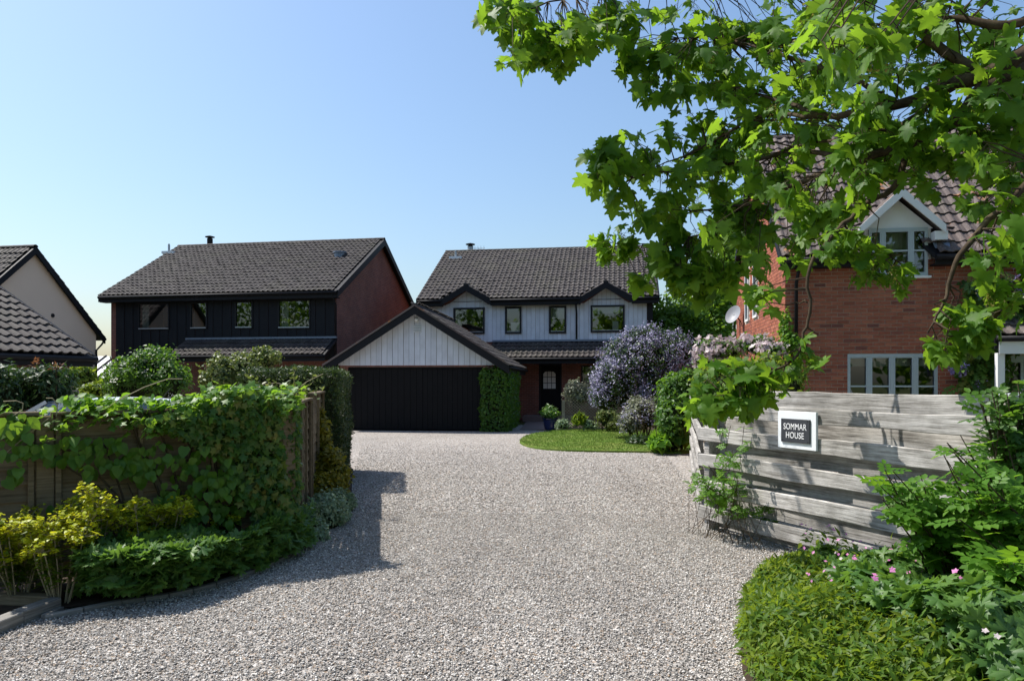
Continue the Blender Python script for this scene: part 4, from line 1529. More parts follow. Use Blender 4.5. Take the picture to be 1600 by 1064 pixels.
FR2 = Frame(2.08 + .226 * 6.5, 8.07 + 6.5, math.degrees(math.atan2(.975, -.22)))
L2 = math.hypot(.226 * 6.5, 6.5)
fence2 = empty('plank_fence', FR2.o, -FR2.t, 'weathered grey plank fence running away along the drive beyond the fence corner', 'fence')
for i, t in enumerate(tops):
    wavy_board(0, L2 - .12, -.036, -.004, t - .14, t, seed=40 + i).build('board', M['fence_grey'], fence2)
for i, (a, b) in enumerate(backs[1:]):
    wavy_board(0, L2 - .12, .088, .116, a, b, seed=60 + i).build('board', M['fence_grey'], fence2)
for x in (.0, 2.2, 4.4):
    MB().cbox(x, x + .09, -.002, .086, 0, 1.33, .006).build('post', M['fence_grey'], fence2)

# house sign
q0, q1, q2, q3 = FR.hit(1217, 641, -.06), FR.hit(1276.5, 645, -.06), FR.hit(1277, 706, -.06), FR.hit(1217, 697, -.06)
sx0, sx1 = (q0[0] + q3[0]) / 2, (q1[0] + q2[0]) / 2
sz0, sz1 = (q3[1] + q2[1]) / 2, (q0[1] + q1[1]) / 2
sign = empty('house_sign', FR.w((sx0 + sx1) / 2, -.06, sz0), -FR.t, 'white square board with a dark SOMMAR HOUSE plate, fixed to plank fence', 'sign')
sw, sh = sx1 - sx0, sz1 - sz0
MB().cbox(-sw / 2, sw / 2, -.012, .012, 0, sh, .002).build('board', M['sign_white'], sign)
MB().cbox(-sw * .385, sw * .365, -.026, -.0125, sh * .17, sh * .80, .002).build('plate', M['sign_slate'], sign)
for i, (txt, zc) in enumerate((('SOMMAR', .575), ('HOUSE', .345))):
    cu = bpy.data.curves.new('lettering', 'FONT')
    cu.body = txt; cu.align_x = 'CENTER'; cu.size = sh * .235; cu.extrude = .0012; cu.space_character = 1.04
    cu.materials.append(M['letter'])
    tmp = bpy.data.objects.new('lettering_curve', cu); col.objects.link(tmp)
    bpy.context.view_layer.update()
    lm = bpy.data.meshes.new_from_object(tmp.evaluated_get(bpy.context.evaluated_depsgraph_get()))
    bpy.data.objects.remove(tmp)
    o = link('lettering', lm, sign)
    o.location = (-sw * .01, -.0275, sh * (zc - .06)); o.rotation_euler = (R(90), 0, 0)
    wl_ = max(v.co.x for v in lm.vertices) - min(v.co.x for v in lm.vertices)
    o.scale = (sw * (.60 if i == 0 else .47) / wl_, 1, 1)
for x, z in ((-.34, .21), (.32, .21), (-.34, .76), (.32, .76)):
    MB().tube([(sw * x, -.0265, sh * z), (sw * x, -.029, sh * z)], .004, 8).build('screw', M['tyre'], sign)

# ------------------------------------------------------------------ lapped fence on the left
def lap_panel(name, F, x0, x1, h, label, seed, battens=3, step=.125, post_h=None):
    root = empty(name, F.w(x0, 0, 0), -F.t, label, 'fence')
    n = int((h - .06) / step); L = x1 - x0
    q = random.Random(seed)
    for i in range(n + 1):
        z = .06 + i * step
        mb = MB(); k = 12
        top = min(z + step + .03, h)
        vs = []
        for j in range(k + 1):
            x = L * j / k; wv = q.uniform(-.008, .008) + .006 * math.sin(j * .8 + i)
            vs += [(x, -.022, z + wv), (x, .004, top), (x, .010, top), (x, -.012, z + wv)]
        fs = []
        for j in range(k):
            a = j * 4
            fs += [(a, a + 4, a + 5, a + 1), (a + 1, a + 5, a + 6, a + 2), (a + 3, a + 7, a + 4, a), (a + 2, a + 6, a + 7, a + 3)]
        mb.add(vs, fs); mb.build('lap_board', M['fence_brown'], root)
    for j in range(battens + 1):
        x = .03 + (L - .06) * j / battens
        MB().cbox(x - .02, x + .02, -.052, -.024, .03, h, .004).build('batten', M['fence_brown'], root)
    mb = wavy_board(-.02, L + .02, -.065, .03, h + .002, h + .03, 10, .003, seed); mb.build('capping_rail', M['fence_brown'], root)
    MB().cbox(L + .0, L + .125, -.04, .05, 0, (post_h or h + .0), .008).build('post', M['fence_brown'], root)
    return root
FL = Frame(-2.12, 6.85, -37.0)          # x = 0 is the corner, negative towards the left edge
lap_panel('lap_fence', FL, -3.75, -1.95, 1.34, 'brown lapped fence panel at the left edge behind the yellow spurge', 1)
lap_panel('lap_fence', FL, -1.83, -.03, 1.34, 'brown lapped fence panel mostly hidden by climbers, up to the corner', 2)
FS = Frame(-2.10, 6.96, math.degrees(math.atan2(-.983, -.183)))
lap_panel('lap_fence', FS, .06, 1.86, 1.385, 'brown lapped fence panel running away from the ivy-covered corner', 3)
lap_panel('lap_fence', FS, 1.99, 4.05, 1.44, 'brown lapped fence panel farthest from us, beside the golden shrub', 4, 2)

# edging of the left bed
ed = empty('bed_edging', tuple(G(85, 957)), 0, 'low grey timber edging round the left border', 'edging')
ed_o = Vector(ed.location)
def edging(p, q, w=.07, z0=-.05, z1=.075, m='sleeper'):
    p = Vector((p[0], p[1], 0)) - Vector((ed_o.x, ed_o.y, 0)); q = Vector((q[0], q[1], 0)) - Vector((ed_o.x, ed_o.y, 0))
    L = (q - p).length; ang = math.atan2(q.y - p.y, q.x - p.x)
    mb = MB().cbox(.003, L - .003, -w / 2, w / 2, z0, z1, .006)
    o = mb.build('edging_block', M[m], ed); o.location = p; o.rotation_euler = (0, R(random.uniform(-.6, .6)), ang)
pts = [tuple(G(u, v))[:2] for u, v in [(-70, 1015), (28, 975), (88, 953)]]
edging(pts[0], pts[1], .1, -.05, .085); edging(pts[1], pts[2], .1, -.05, .09)
pb = [tuple(G(u, v))[:2] for u, v in [(-60, 945), (82, 957)]]
edging(pb[0], (pts[2][0] - .04, pts[2][1] + .02), .09, -.05, .10, 'fence_brown')
cp = smooth_loop([tuple(G(u, v))[:2] for u, v in [(95, 955), (190, 944), (300, 926), (400, 894), (470, 858), (520, 822)]], 3)[:12]
for a, b in zip(cp[:-1], cp[1:]): edging(a, b, .05, -.05, .035)

# ------------------------------------------------------------------ planting helpers
def ell(u, v, ru, rv, d, rd=None):
    c = P(u, v, d)
    return (tuple(c), (ru * d / FPX, rd if rd is not None else ru * d / FPX, rv * d / FPX))


def bush(name, label, cat, ells, tmpl, size, n, material, group=None, stems=5, core=.62, extra=(), droop=.3, jitter=.5, m=26, cr=.4, low=-.55):
    c0 = ells[0][0]
    root = empty(name, (c0[0], c0[1], 0), 0, label, cat, group)
    off = np.array([c0[0], c0[1], 0])
    lv = Leaves()
    vol = [e[1][0] * e[1][2] + e[1][0] * e[1][1] for e in ells]
    tot = sum(vol)
    ex = [(Leaves(), t, s, k, mt, nm) for t, s, k, mt, nm in extra]
    for e, w in zip(ells, vol):
        p, nr = clumpy(e[0], e[1], int(n * w / tot), m, cr, low=low)
        ok = p[:, 2] > .02
        blades(lv, tmpl, (p - off)[ok], nr[ok], size, None, droop, jitter)
        for L_, t, s, k, mt, nm in ex:
            p, nr = clumpy(e[0], np.array(e[1]) * 1.05, int(k * w / tot), m, cr, low=low)
            ok = p[:, 2] > .03
            if nm == 'flower_head':
                fm_ = MB(); rs2 = random.Random(5)
                for q_ in range(16):
                    ax, ay = rs2.uniform(-.5, .5), rs2.uniform(-.5, .5)
                    fm_.add([(ax + x_ * .22, ay + y_ * .22, z_ * .2 - .25 * (ax * ax + ay * ay)) for x_, y_, z_ in t[0]], t[1])
                fme = fm_.mesh(nm, mt)
                for pp, zz in zip((p - off)[ok], nr[ok]):
                    zz = (Vector(zz) + Vector((0, 0, .6))).normalized(); yy = zz.cross(Vector((1, .2, 0))).normalized()
                    mm = Matrix((yy.cross(zz), yy, zz)).transposed().to_4x4() @ Matrix.Scale(s, 4); mm.translation = Vector(pp)
                    link(nm, fme, root).matrix_local = mm
            else: blades(L_, t, (p - off)[ok], nr[ok], s, None, .0, .6)
    lv.build('foliage', material, root)
    for L_, t, s, k, mt, nm in ex:
        if L_.n: L_.build(nm, mt, root)
    if core:
        for i, e in enumerate(ells):
            mb = MB()
            blob(mb, np.array(e[0]) - off, np.array(e[1]) * core, i + int(c0[0] * 10))
            mb.build('inner_twigs', M['core'], root)
    if stems:
        q = random.Random(int(abs(c0[0]) * 100))
        for i in range(stems):
            e = ells[i % len(ells)]
            tip = [e[0][k] - off[k] + q.uniform(-.5, .5) * e[1][k] for k in range(3)]
            b = (q.uniform(-.12, .12) + (e[0][0] - off[0]) * .4, q.uniform(-.1, .1) + (e[0][1] - off[1]) * .4, 0)
            mid = [(tip[k] + b[k]) / 2 + q.uniform(-.08, .08) for k in range(3)]
            MB().tube([b, mid, tip], [.03, .022, .01], 5).build('stem', M['bark'], root)
    return root


def box_points(x0, x1, y0, y1, z0, z1, n, r=rng):
    A = [(x1 - x0) * (z1 - z0), (x1 - x0) * (z1 - z0), (y1 - y0) * (z1 - z0), (y1 - y0) * (z1 - z0), (x1 - x0) * (y1 - y0)]
    k = r.choice(5, n, p=np.array(A) / sum(A))
    u, v = r.uniform(0, 1, n), r.uniform(0, 1, n)
    pos = np.zeros((n, 3)); nr = np.zeros((n, 3))
    for i in range(5):
        s = k == i
        if i < 2:
            pos[s] = np.column_stack([x0 + (x1 - x0) * u[s], np.full(s.sum(), y0 if i == 0 else y1), z0 + (z1 - z0) * v[s]]); nr[s] = (0, -1 if i == 0 else 1, 0)
        elif i < 4:
            pos[s] = np.column_stack([np.full(s.sum(), x0 if i == 2 else x1), y0 + (y1 - y0) * u[s], z0 + (z1 - z0) * v[s]]); nr[s] = (-1 if i == 2 else 1, 0, 0)
        else:
            pos[s] = np.column_stack([x0 + (x1 - x0) * u[s], y0 + (y1 - y0) * v[s], np.full(s.sum(), z1)]); nr[s] = (0, 0, 1)
    return pos, nr


def round_box(pos, lo, hi, rad):
    """pull points of a box surface in to round its edges"""
    lo = np.array(lo); hi = np.array(hi)
    q = np.clip(pos, lo + rad, hi - rad)
    q[:, 2] = np.minimum(pos[:, 2], hi[2] - rad)
    d = pos - q
    l = np.linalg.norm(d, axis=1, keepdims=True)
    return q + d / np.maximum(l, 1e-6) * np.minimum(l, rad)


# clipped yew hedge
hx0, hx1, hy0, hy1, hz = -4.12, -2.56, 11.0, 13.5, 1.80
root = empty('clipped_hedge', (-3.3, 12.2, 0), 0, 'dark clipped yew hedge with square shoulders, left of the garage doors', 'hedge')
lv = Leaves()
lo, hi = (-.98, -1.2, 0), (.55, 1.3, hz)
p, nr = box_points(lo[0], hi[0], lo[1], hi[1], 0, hz, 42000)
p = round_box(p, lo, hi, .16)
bumps = .02 * np.sin(p[:, [0]] * 7 + p[:, [2]] * 5) + .018 * np.sin(p[:, [2]] * 9 + p[:, [1]] * 6)
p = p + nr * (bumps + rng.uniform(-.06, .018, (len(p), 1)))
p[:, 0] -= (p[:, 1]) * .16
blades(lv, NEEDLE, p, nr, .06, None, -.3, .7)
lv.build('foliage', M['yew'], root)
mb = MB().box(lo[0] + .22, hi[0] - .22, lo[1] + .12, hi[1] - .12, 0, hz - .12); mb.build('inner_twigs', M['core'], root)

# creeper clipped tight over the garage corner
root = empty('clipped_creeper', FG.w(2.5, 0, 0), -FG.t, 'bright green clipped creeper covering the garage corner beside black doors', 'creeper')
lv = Leaves()
p, nr = box_points(-.34, .52, -.30, 3.4, 0, 2.04, 13000)
p = round_box(p, (-.34, -.30, 0), (.52, 3.4, 2.04), .13)
p += nr * (rng.uniform(-.06, .05, (len(p), 1)) + .03 * np.sin(p[:, [2]] * 6 + p[:, [0]] * 8))
blades(lv, TINY, p, nr, .10, None, .5, .5)
lv.build('foliage', M['mid'], root)
MB().box(-.27, .43, -.22, 3.3, 0, 1.95).build('inner_twigs', M['core'], root)

# golden shrub at the end of the lapped fence
bush('golden_shrub', 'yellow-green golden shrub against the fence end, in front of the hedge', 'shrub',
     [ell(503, 705, 17, 60, 10.2, .2), ell(520, 745, 27, 42, 9.9, .3), ell(500, 765, 22, 28, 9.6, .25), ell(497, 660, 8, 25, 10.25, .1)], TINY, .055, 8500, M['gold'], core=.55, stems=4)
# silver-green mound
bush('silver_mound', 'low mound of silvery green leaves spilling towards the gravel', 'plant',
     [ell(476, 836, 38, 38, 7.5, .3), ell(508, 812, 36, 38, 8.2, .36), ell(532, 792, 22, 28, 9.1, .32)], TINY, .042, 19000, M['grey'], core=.72, stems=0, droop=0, low=-.2)

# dark geranium cover in the left border
def cover(name, label, cat, poly, n, hfun, tmpl, size, material, kind=None, flowers=None, jitter=.5, layers=1.0, group=None, var=None):
    c = np.mean(np.array(poly), axis=0)
    root = empty(name, (c[0], c[1], 0), 0, label, cat, group)
    xy = scatter_in(poly, n)
    h = np.array([hfun(x, y) for x, y in xy])
    z = h * (1 - .75 * layers * rng.uniform(0, 1, n) ** 2)
    pos = np.column_stack([xy - c, z + .02])
    e = .05
    gx_ = np.array([hfun(x + e, y) - hfun(x - e, y) for x, y in xy]) / (2 * e)
    gy_ = np.array([hfun(x, y + e) - hfun(x, y - e) for x, y in xy]) / (2 * e)
    nr = norm(np.column_stack([-gx_, -gy_, np.full(n, .9)]))
    lv = Leaves()
    if var == 'patch':
        pv = .5 + .28 * np.sin(xy[:, 0] * 4.1 + 1.3 * np.sin(xy[:, 1] * 3.3)) * np.cos(xy[:, 1] * 3.7 + xy[:, 0])
        var = np.clip(pv + rng.uniform(-.34, .34, n), 0, .999)
    blades(lv, tmpl, pos, nr, size, var, .15, jitter)
    lv.build('foliage', material, root)
    if flowers:
        for (ft, fs, fn, fm, nm) in flowers:
            t_ = MB(); t_.add(*ft); fme = t_.mesh(nm, fm)
            for k in rng.choice(n, fn):
                zz = Vector((-.3 + rng.normal(0, .35), -.5 + rng.normal(0, .35), 1)).normalized(); yy = Vector(rng.normal(0, 1, 3)); yy = (yy - zz * yy.dot(zz)).normalized()
                mm = Matrix((yy.cross(zz), yy, zz)).transposed().to_4x4() @ Matrix.Scale(fs * rng.uniform(.75, 1.25), 4)
                mm.translation = (pos[k][0], pos[k][1], h[k] + .065)
                link(nm, fme, root).matrix_local = mm
    return root


def lumps(seed, base, amp, k=26, box=(-5, 5, 2, 14), rad=.3):
    q = random.Random(seed)
    cs = [(q.uniform(box[0], box[1]), q.uniform(box[2], box[3]), q.uniform(.6, 1.3) * rad, q.uniform(.3, 1)) for _ in range(k)]
    def f(x, y):
        s = 0
        for a, b, r_, w_ in cs:
            d2 = ((x - a) ** 2 + (y - b) ** 2) / (r_ * r_)
            if d2 < 6: s += w_ * math.exp(-d2)
        return base + amp * min(s, 1.6)
    return f


gl = [tuple(G(u, v))[:2] for u, v in [(130, 958), (230, 952), (300, 936), (400, 900), (468, 864), (482, 842)]] + [(-2.08, 7.6), (-2.12, 6.8), (-2.6, 6.15), (-3.25, 5.5)]
cover('geranium_cover', 'dark green lobed geranium leaves spreading under the left fence', 'plant', gl, 4600, lumps(3, .12, .16, 60, (-3.4, -1.9, 5, 7.8), .22), GERAN, .10, M['geran'], layers=1.0)
gl2 = [tuple(G(u, v))[:2] for u, v in [(405, 900), (470, 872), (492, 852)]] + [(-2.15, 7.5), (-2.2, 7.2), (-2.3, 6.6)]
cover('geranium_cover', 'small leafy mat along the gravel below the side fence', 'plant', gl2, 1000, lumps(4, .09, .13, 30, (-2.6, -1.8, 6, 9.5), .2), GERAN, .08, M['geran'])

# yellow spurge: separate plants, each with stems, leaves and yellow heads
def spurge(u, v, h, seed, label, spread=.22, heads=9, d=None):
    q = random.Random(seed); rs = np.random.RandomState(seed)
    b = G(u, v)
    root = empty('yellow_spurge', b, q.uniform(0, 6), label, 'plant', 'yellow spurge in the left border')
    lv = Leaves()
    for i in range(int(heads * 1.5)):
        a = q.uniform(0, 6.28); rr = spread * math.sqrt(q.random())
        hh = h * q.uniform(.6, 1.15)
        tip = Vector((rr * math.cos(a), rr * math.sin(a), hh)); base = Vector((rr * .25 * math.cos(a), rr * .25 * math.sin(a), 0))
        mid = base.lerp(tip, .5) + Vector((q.uniform(-.03, .03), q.uniform(-.03, .03), 0))
        st = MB(); st.tube([base, mid, tip], [.006, .005, .004], 5)
        n = 40
        t = rs.uniform(.35, .97, n)
        pos = np.array([tuple(base.lerp(tip, x)) for x in t]) + rs.normal(0, .016, (n, 3))
        out = np.column_stack([rs.normal(size=(n, 2)), rs.uniform(.0, .7, n)])
        lv.put(NARROW, pos, norm(np.column_stack([rs.normal(0, .3, (n, 2)), np.ones(n)])), out, rs.uniform(.05, .09, n), rs.uniform(0, 1, n))
        hd = Leaves()
        for k in range(11):          # a loose umbrella of small paired bracts on rays
            a2 = q.uniform(0, 6.28); r2 = .10 * math.sqrt(q.random())
            hp = tip + Vector((r2 * math.cos(a2), r2 * math.sin(a2), q.uniform(-.05, .05) - r2 * .3))
            st.tube([tip - Vector((0, 0, .06)), hp], .0022, 4)
            n = 10
            pos = np.array(tuple(hp)) + rs.normal(0, .015, (n, 3))
            hd.put(HEART, pos, norm(np.column_stack([rs.normal(0, .45, (n, 2)), np.ones(n)])), rdirs(n, rs), rs.uniform(.02, .034, n), rs.uniform(0, 1, n))
        st.build('stem', M['pale_stem'], root); hd.build('flower_head', M['spurge'], root, kind='stuff')
    lv.build('leaves', M['lime'], root)
sp_ = [(-30, 925, .62, 'large yellow spurge cut by the left edge, nearest the low fence', .26, 12), (30, 945, .56, 'yellow spurge at the inner corner of the brown edging', .24, 11), (95, 948, .58, 'yellow spurge rising just above the end of grey edging', .22, 10),
       (155, 930, .74, 'tallest yellow spurge in the middle of the clump', .2, 10), (215, 915, .60, 'yellow spurge with bare lower stems right of the tallest one', .2, 9), (262, 905, .55, 'last yellow spurge of the main clump, towards the ivy', .16, 6),
       (345, 880, .58, 'slim yellow spurge alone in front of the climber', .10, 4), (405, 868, .5, 'small yellow spurge in front of the ivy corner', .10, 3), (452, 830, .3, 'short yellow spurge at the foot of side fence', .12, 7)]
for i, (u, v, h, lb, s, k) in enumerate(sp_): spurge(u, v, h, 100 + i, lb, s, k)

# ------------------------------------------------------------------ climbers over the left fence
def px_ellipse(spec, r=rng):
    out = []
    for u, v, ru, rv, n in spec:
        a = r.uniform(0, 2 * np.pi, n); q = np.sqrt(r.uniform(0, 1, n))
        out.append(np.column_stack([u + ru * q * np.cos(a), v + rv * q * np.sin(a)]))
    return np.concatenate(out)


def on_frame(F, uv, y0, y1, r=rng):
    pos = []
    for u, v in uv:
        y = r.uniform(y0, y1)
        x, z = F.hit(u, v, y)
        if z > 0.03: pos.append(tuple(F.w(x, y, z)))
    return np.array(pos)


nF = -np.array(FL.b)       # out of the front of the fence
root = empty('climbing_hydrangea', FL.w(-1.2, -.1, 0), 0, 'climber with big heart-shaped leaves hanging over the brown lapped fence', 'climber')
ro = np.array(tuple(root.location))
uv = px_ellipse([(100, 700, 60, 22, 34), (160, 712, 55, 30, 52), (215, 725, 40, 26, 36), (262, 715, 45, 22, 26), (300, 775, 60, 45, 70), (350, 790, 55, 60, 90), (290, 820, 25, 20, 12), (30, 690, 40, 30, 22), (20, 735, 22, 24, 7), (100, 790, 18, 10, 6), (330, 850, 40, 25, 24), (20, 660, 30, 15, 14), (345, 720, 50, 30, 26)])
p = on_frame(FL, uv, -.22, -.06)
hl = Leaves(); m_ = len(p)
tips = np.column_stack([rng.normal(0, .35, (m_, 2)), np.full(m_, -1.0)])
nn = norm(np.tile(nF, (m_, 1)) + rng.normal(0, .38, (m_, 3)) + np.array([0, 0, .25]))
sz = rng.uniform(.05, .105, m_)
me = None
t0 = MB(); t0.add(*HEART); heart_me = t0.mesh('leaf', M['climber'])
for i in range(m_):
    if i % 2 == 0 and i // 2 < 290:
        z = Vector(nn[i]); y = Vector(tips[i]); y = (y - z * y.dot(z)).normalized(); x = y.cross(z)
        mm = Matrix((x, y, z)).transposed().to_4x4() @ Matrix.Scale(float(sz[i]), 4); mm.translation = Vector(p[i] - ro)
        ob = link('leaf', heart_me, root); ob.matrix_local = mm
    else:
        hl.put(HEART, (p[i] - ro)[None], nn[i][None], tips[i][None], sz[i], rng.uniform(0, 1))
hl.build('foliage', M['climber'], root, kind='stuff')
mb = MB()
for k in range(10):
    u = rng.uniform(40, 380); x, z = FL.hit(u, rng.uniform(690, 790), -.06)
    a = FL.w(-1.0 + rng.uniform(-.3, .3), -.07, .02) - root.location; b = FL.w(x, -.07, z) - root.location
    mb.tube([a, a.lerp(b, .5) + Vector((0, 0, .12)), b], [.012, .009, .005], 5)
mb.build('stem', M['bark'], root)

root = empty('ivy', FL.w(-.1, -.1, 0), 0, 'dark glossy ivy smothering the fence corner, top leaves coloured brighter as if sunlit', 'ivy')
ro = np.array(tuple(root.location))
iv = Leaves(); top = Leaves()
uv = px_ellipse([(395, 700, 48, 90, 800), (425, 790, 28, 70, 560), (350, 675, 60, 34, 330), (300, 660, 60, 22, 210), (380, 640, 70, 30, 460), (270, 655, 60, 12, 110)])
p = on_frame(FL, uv, -.22, -.02); p = p[(p - np.array(tuple(FL.o))) @ np.array(FL.a) < .03]
m_ = len(p)
iv.put(STAR, p - ro, norm(np.tile(nF, (m_, 1)) + rng.normal(0, .5, (m_, 3)) + [0, 0, .3]), np.column_stack([rng.normal(0, .6, (m_, 2)), np.full(m_, -1.0)]), rng.uniform(.06, .1, m_), rng.uniform(0, 1, m_))
# over the corner onto the side panel, and along the top
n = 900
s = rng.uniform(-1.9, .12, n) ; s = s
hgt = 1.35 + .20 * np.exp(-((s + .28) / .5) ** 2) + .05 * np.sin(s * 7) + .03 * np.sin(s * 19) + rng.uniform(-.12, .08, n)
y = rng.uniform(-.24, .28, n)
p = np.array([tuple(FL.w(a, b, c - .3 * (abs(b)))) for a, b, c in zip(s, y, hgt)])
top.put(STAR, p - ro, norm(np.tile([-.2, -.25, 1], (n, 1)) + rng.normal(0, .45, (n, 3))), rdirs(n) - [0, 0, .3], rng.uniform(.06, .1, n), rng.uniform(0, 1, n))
nS = -np.array(FS.b)
n = 800
xs_ = np.abs(rng.normal(0, .13, n)) - .04; zs_ = rng.uniform(.15, 1.45, n)
p = np.array([tuple(FS.w(a - .08, rng.uniform(-.09, .02), c)) for a, c in zip(xs_, zs_)])
iv.put(STAR, p - ro, norm(np.tile(nS * .6 + nF * .5, (n, 1)) + rng.normal(0, .5, (n, 3)) + [0, 0, .2]), np.column_stack([rng.normal(0, .6, (n, 2)), np.full(n, -1.0)]), rng.uniform(.05, .085, n), rng.uniform(0, 1, n))
iv.build('foliage', M['ivy'], root); top.build('top_foliage', M['climber'], root)  # sunlight on the ivy top is put in by the brighter leaf colour
mb = MB()
for k in range(7):
    a = Vector(tuple(FL.w(-.2 - k * .12, -.04, .0))) - root.location; b = Vector(tuple(FL.w(-.1 - k * .2, -.05, 1.3))) - root.location
    mb.tube([a, a.lerp(b, .4) + Vector((.05, 0, 0)), b], [.02, .015, .008], 5)
mb.build('stem', M['bark'], root)

# fresh sprawling growth along the left part of the fence top, with whippy shoots
root = empty('rambling_vine', FL.w(-2.2, 0, 0), 0, 'fresh pale green vine growing along the top of the left fence', 'climber')
ro = np.array(tuple(root.location))
lv = Leaves()
uv = px_ellipse([(115, 635, 34, 18, 46), (165, 632, 50, 15, 84), (220, 635, 50, 15, 92), (285, 634, 45, 14, 90), (35, 652, 35, 10, 22), (400, 612, 45, 12, 60), (8, 640, 12, 12, 10)])
p = on_frame(FL, uv, -.12, .22); m_ = len(p)
lv.put(HEART, p - ro, norm(np.tile([-.25, -.3, .8], (m_, 1)) + rng.normal(0, .5, (m_, 3))), rdirs(m_) - [0, 0, .35], rng.uniform(.04, .085, m_), rng.uniform(0, 1, m_))
lv.build('foliage', M['rose'], root)
mb = MB()
for pts_ in ([(150, 650), (185, 625), (225, 605), (262, 592), (285, 592)], [(20, 650), (35, 640), (36, 630), (25, 626), (5, 627)], [(88, 650), (90, 632), (82, 622), (72, 622)], [(-5, 720), (30, 690), (78, 652)]):
    MB().tube([Vector(tuple(FL.w(*(lambda h_: (h_[0], -.1, h_[1]))(FL.hit(u, v, -.1))))) - root.location for u, v in pts_], .004, 4).build('shoot', M['pale_stem'], root)

# pale shoots rising above the far fence panel
root = empty('rose_shoots', FS.w(1.4, .25, 0), 0, 'thin pale leafy shoots standing above the side fence, against the hedge', 'climber')
ro = np.array(tuple(root.location)); lv = Leaves(); mb = MB()
for pts_ in ([(440, 655), (462, 610), (480, 596), (505, 584)], [(455, 660), (460, 600), (459, 585), (462, 577)], [(470, 640), (455, 605), (432, 598), (410, 601)], [(398, 640), (398, 605), (395, 592), (390, 580)]):
    w3 = [P(u, v, 8.9) - root.location for u, v in pts_]
    w3[0].z = max(.9, w3[0].z - .5)
    MB().tube(w3, [.007, .005, .004, .003], 4).build('stem', M['pale_stem'], root)
    for k in range(26):
        t = rng.uniform(.25, 1) * 3; i = min(2, int(t)); pp = w3[i].lerp(w3[i + 1], t - i)
        lv.put(LEAF, np.array([tuple(pp)]) + rng.normal(0, .035, (1, 3)), rdirs(1) + [0, 0, .6], rdirs(1), rng.uniform(.04, .07), rng.uniform(0, 1))
w0 = np.array([tuple(P(463, 614, 8.9) - root.location)])
p = w0 + rng.normal(0, 1, (90, 3)) * [.13, .1, .06]
lv.put(LEAF, p, rdirs(90) + [0, 0, .6], rdirs(90), rng.uniform(.04, .07, 90), rng.uniform(0, 1, 90))
lv.build('foliage', M['varieg'], root)

# ------------------------------------------------------------------ shrubs on the left behind the fence
bush('elder_bush', 'rounded green elder bush with white flower heads in front of black house', 'shrub',
     [ell(230, 585, 58, 44, 17.5, .9), ell(205, 600, 35, 40, 17.2, .6), ell(262, 595, 32, 42, 17.2, .6)], LEAF, .085, 10500, M['mid'], extra=[(FLOWER, .14, 46, M['white_fl'], 'flower_head')])
bush('laurel_bush', 'pale variegated laurel bush left of the clipped hedge', 'shrub',
     [ell(375, 582, 48, 34, 15.5, .7), ell(345, 592, 26, 36, 15, .5), ell(415, 560, 26, 20, 15.6, .4)], LEAF, .075, 8500, M['varieg'])
droot = bush('dark_feathery_shrub', 'dark glossy feathery shrub with red young tips at the left edge', 'shrub',
     [ell(30, 610, 60, 40, 11.8, .6), ell(75, 600, 38, 34, 11.6, .5), ell(0, 620, 40, 50, 11, .5)], NARROW, .11, 8000, M['dark'],
     extra=())
root = droot
lv = Leaves()
for u, v in ((57, 568), (88, 572)):
    p = np.array([tuple(P(u, v, 11.4) - root.location)]) + rng.normal(0, .035, (22, 3))
    lv.put(NARROW, p, rdirs(22) + [0, -.2, .4], rdirs(22) + [0, 0, .5], rng.uniform(.05, .09, 22), rng.uniform(0, 1, 22))
lv.build('young_leaves', M['red_tip'], root)
mb = MB()
for u in (57, 88): MB().tube([Vector((P(u, 575, 11.4) - root.location).to_tuple()), Vector((P(u, 620, 11.4) - root.location).to_tuple())], .008, 4).build('shoot', M['bark'], root)
bush('garden_shrub', 'sunlit yellowish shrub seen through the gap beside low garage', 'shrub', [ell(128, 592, 20, 26, 20, .6), ell(150, 612, 22, 16, 18, .5)], LEAF, .11, 1500, M['lime'])


# ------------------------------------------------------------------ planting behind the lawn
bush('ceanothus', 'large lilac-blue flowering ceanothus arching beside the lawn', 'shrub',
     [ell(1005, 570, 70, 54, 21.5, 1.1), ell(962, 605, 42, 46, 21, .8), ell(1048, 560, 42, 44, 21.5, .9), ell(1010, 536, 44, 30, 21.8, .8), ell(1030, 620, 46, 46, 21, .8), ell(945, 620, 26, 30, 20.8, .5), ell(985, 545, 30, 24, 21.4, .5)],
     TINY, .08, 12000, M['dark'], extra=[(TINY, .058, 21000, M['purple'], 'blossom')], m=70, cr=.24)
bush('ceanothus', 'smaller lilac-tinted shrub below the large ceanothus, at the lawn edge', 'shrub',
     [ell(1003, 650, 30, 32, 19.5, .5), ell(985, 662, 22, 22, 19.3, .4)], TINY, .07, 4200, M['silver'], extra=[(TINY, .05, 1500, M['purple'], 'blossom')], m=40, cr=.3)
bush('round_shrub', 'mid green rounded shrub between the ceanothus and plank fence', 'shrub',
     [ell(1060, 625, 34, 45, 17, .6), ell(1050, 660, 26, 38, 16.6, .5), ell(1072, 600, 22, 24, 17, .5)], LEAF, .10, 5200, M['mid'])
bush('broad_leaved_plant', 'low clump of broad glossy leaves at the lawn end by the fence', 'plant',
     [ell(1046, 693, 32, 16, 16.6, .4), ell(1030, 697, 16, 12, 16.3, .3)], HEART, .17, 420, M['rose'], stems=0, core=.6, low=0)
bush('variegated_shrub', 'pale silvery variegated shrub above the trellis', 'shrub', [ell(903, 618, 20, 24, 24.6, .35), ell(895, 610, 14, 16, 24.6, .3)], TINY, .09, 2400, M['silver'])
bush('lime_tuft', 'upright yellow-green tuft at the back edge of lawn below the trellis', 'plant', [ell(905, 659, 10, 13, 23.6, .2)], NARROW, .2, 260, M['lime'], stems=0, core=0, droop=-1.5)
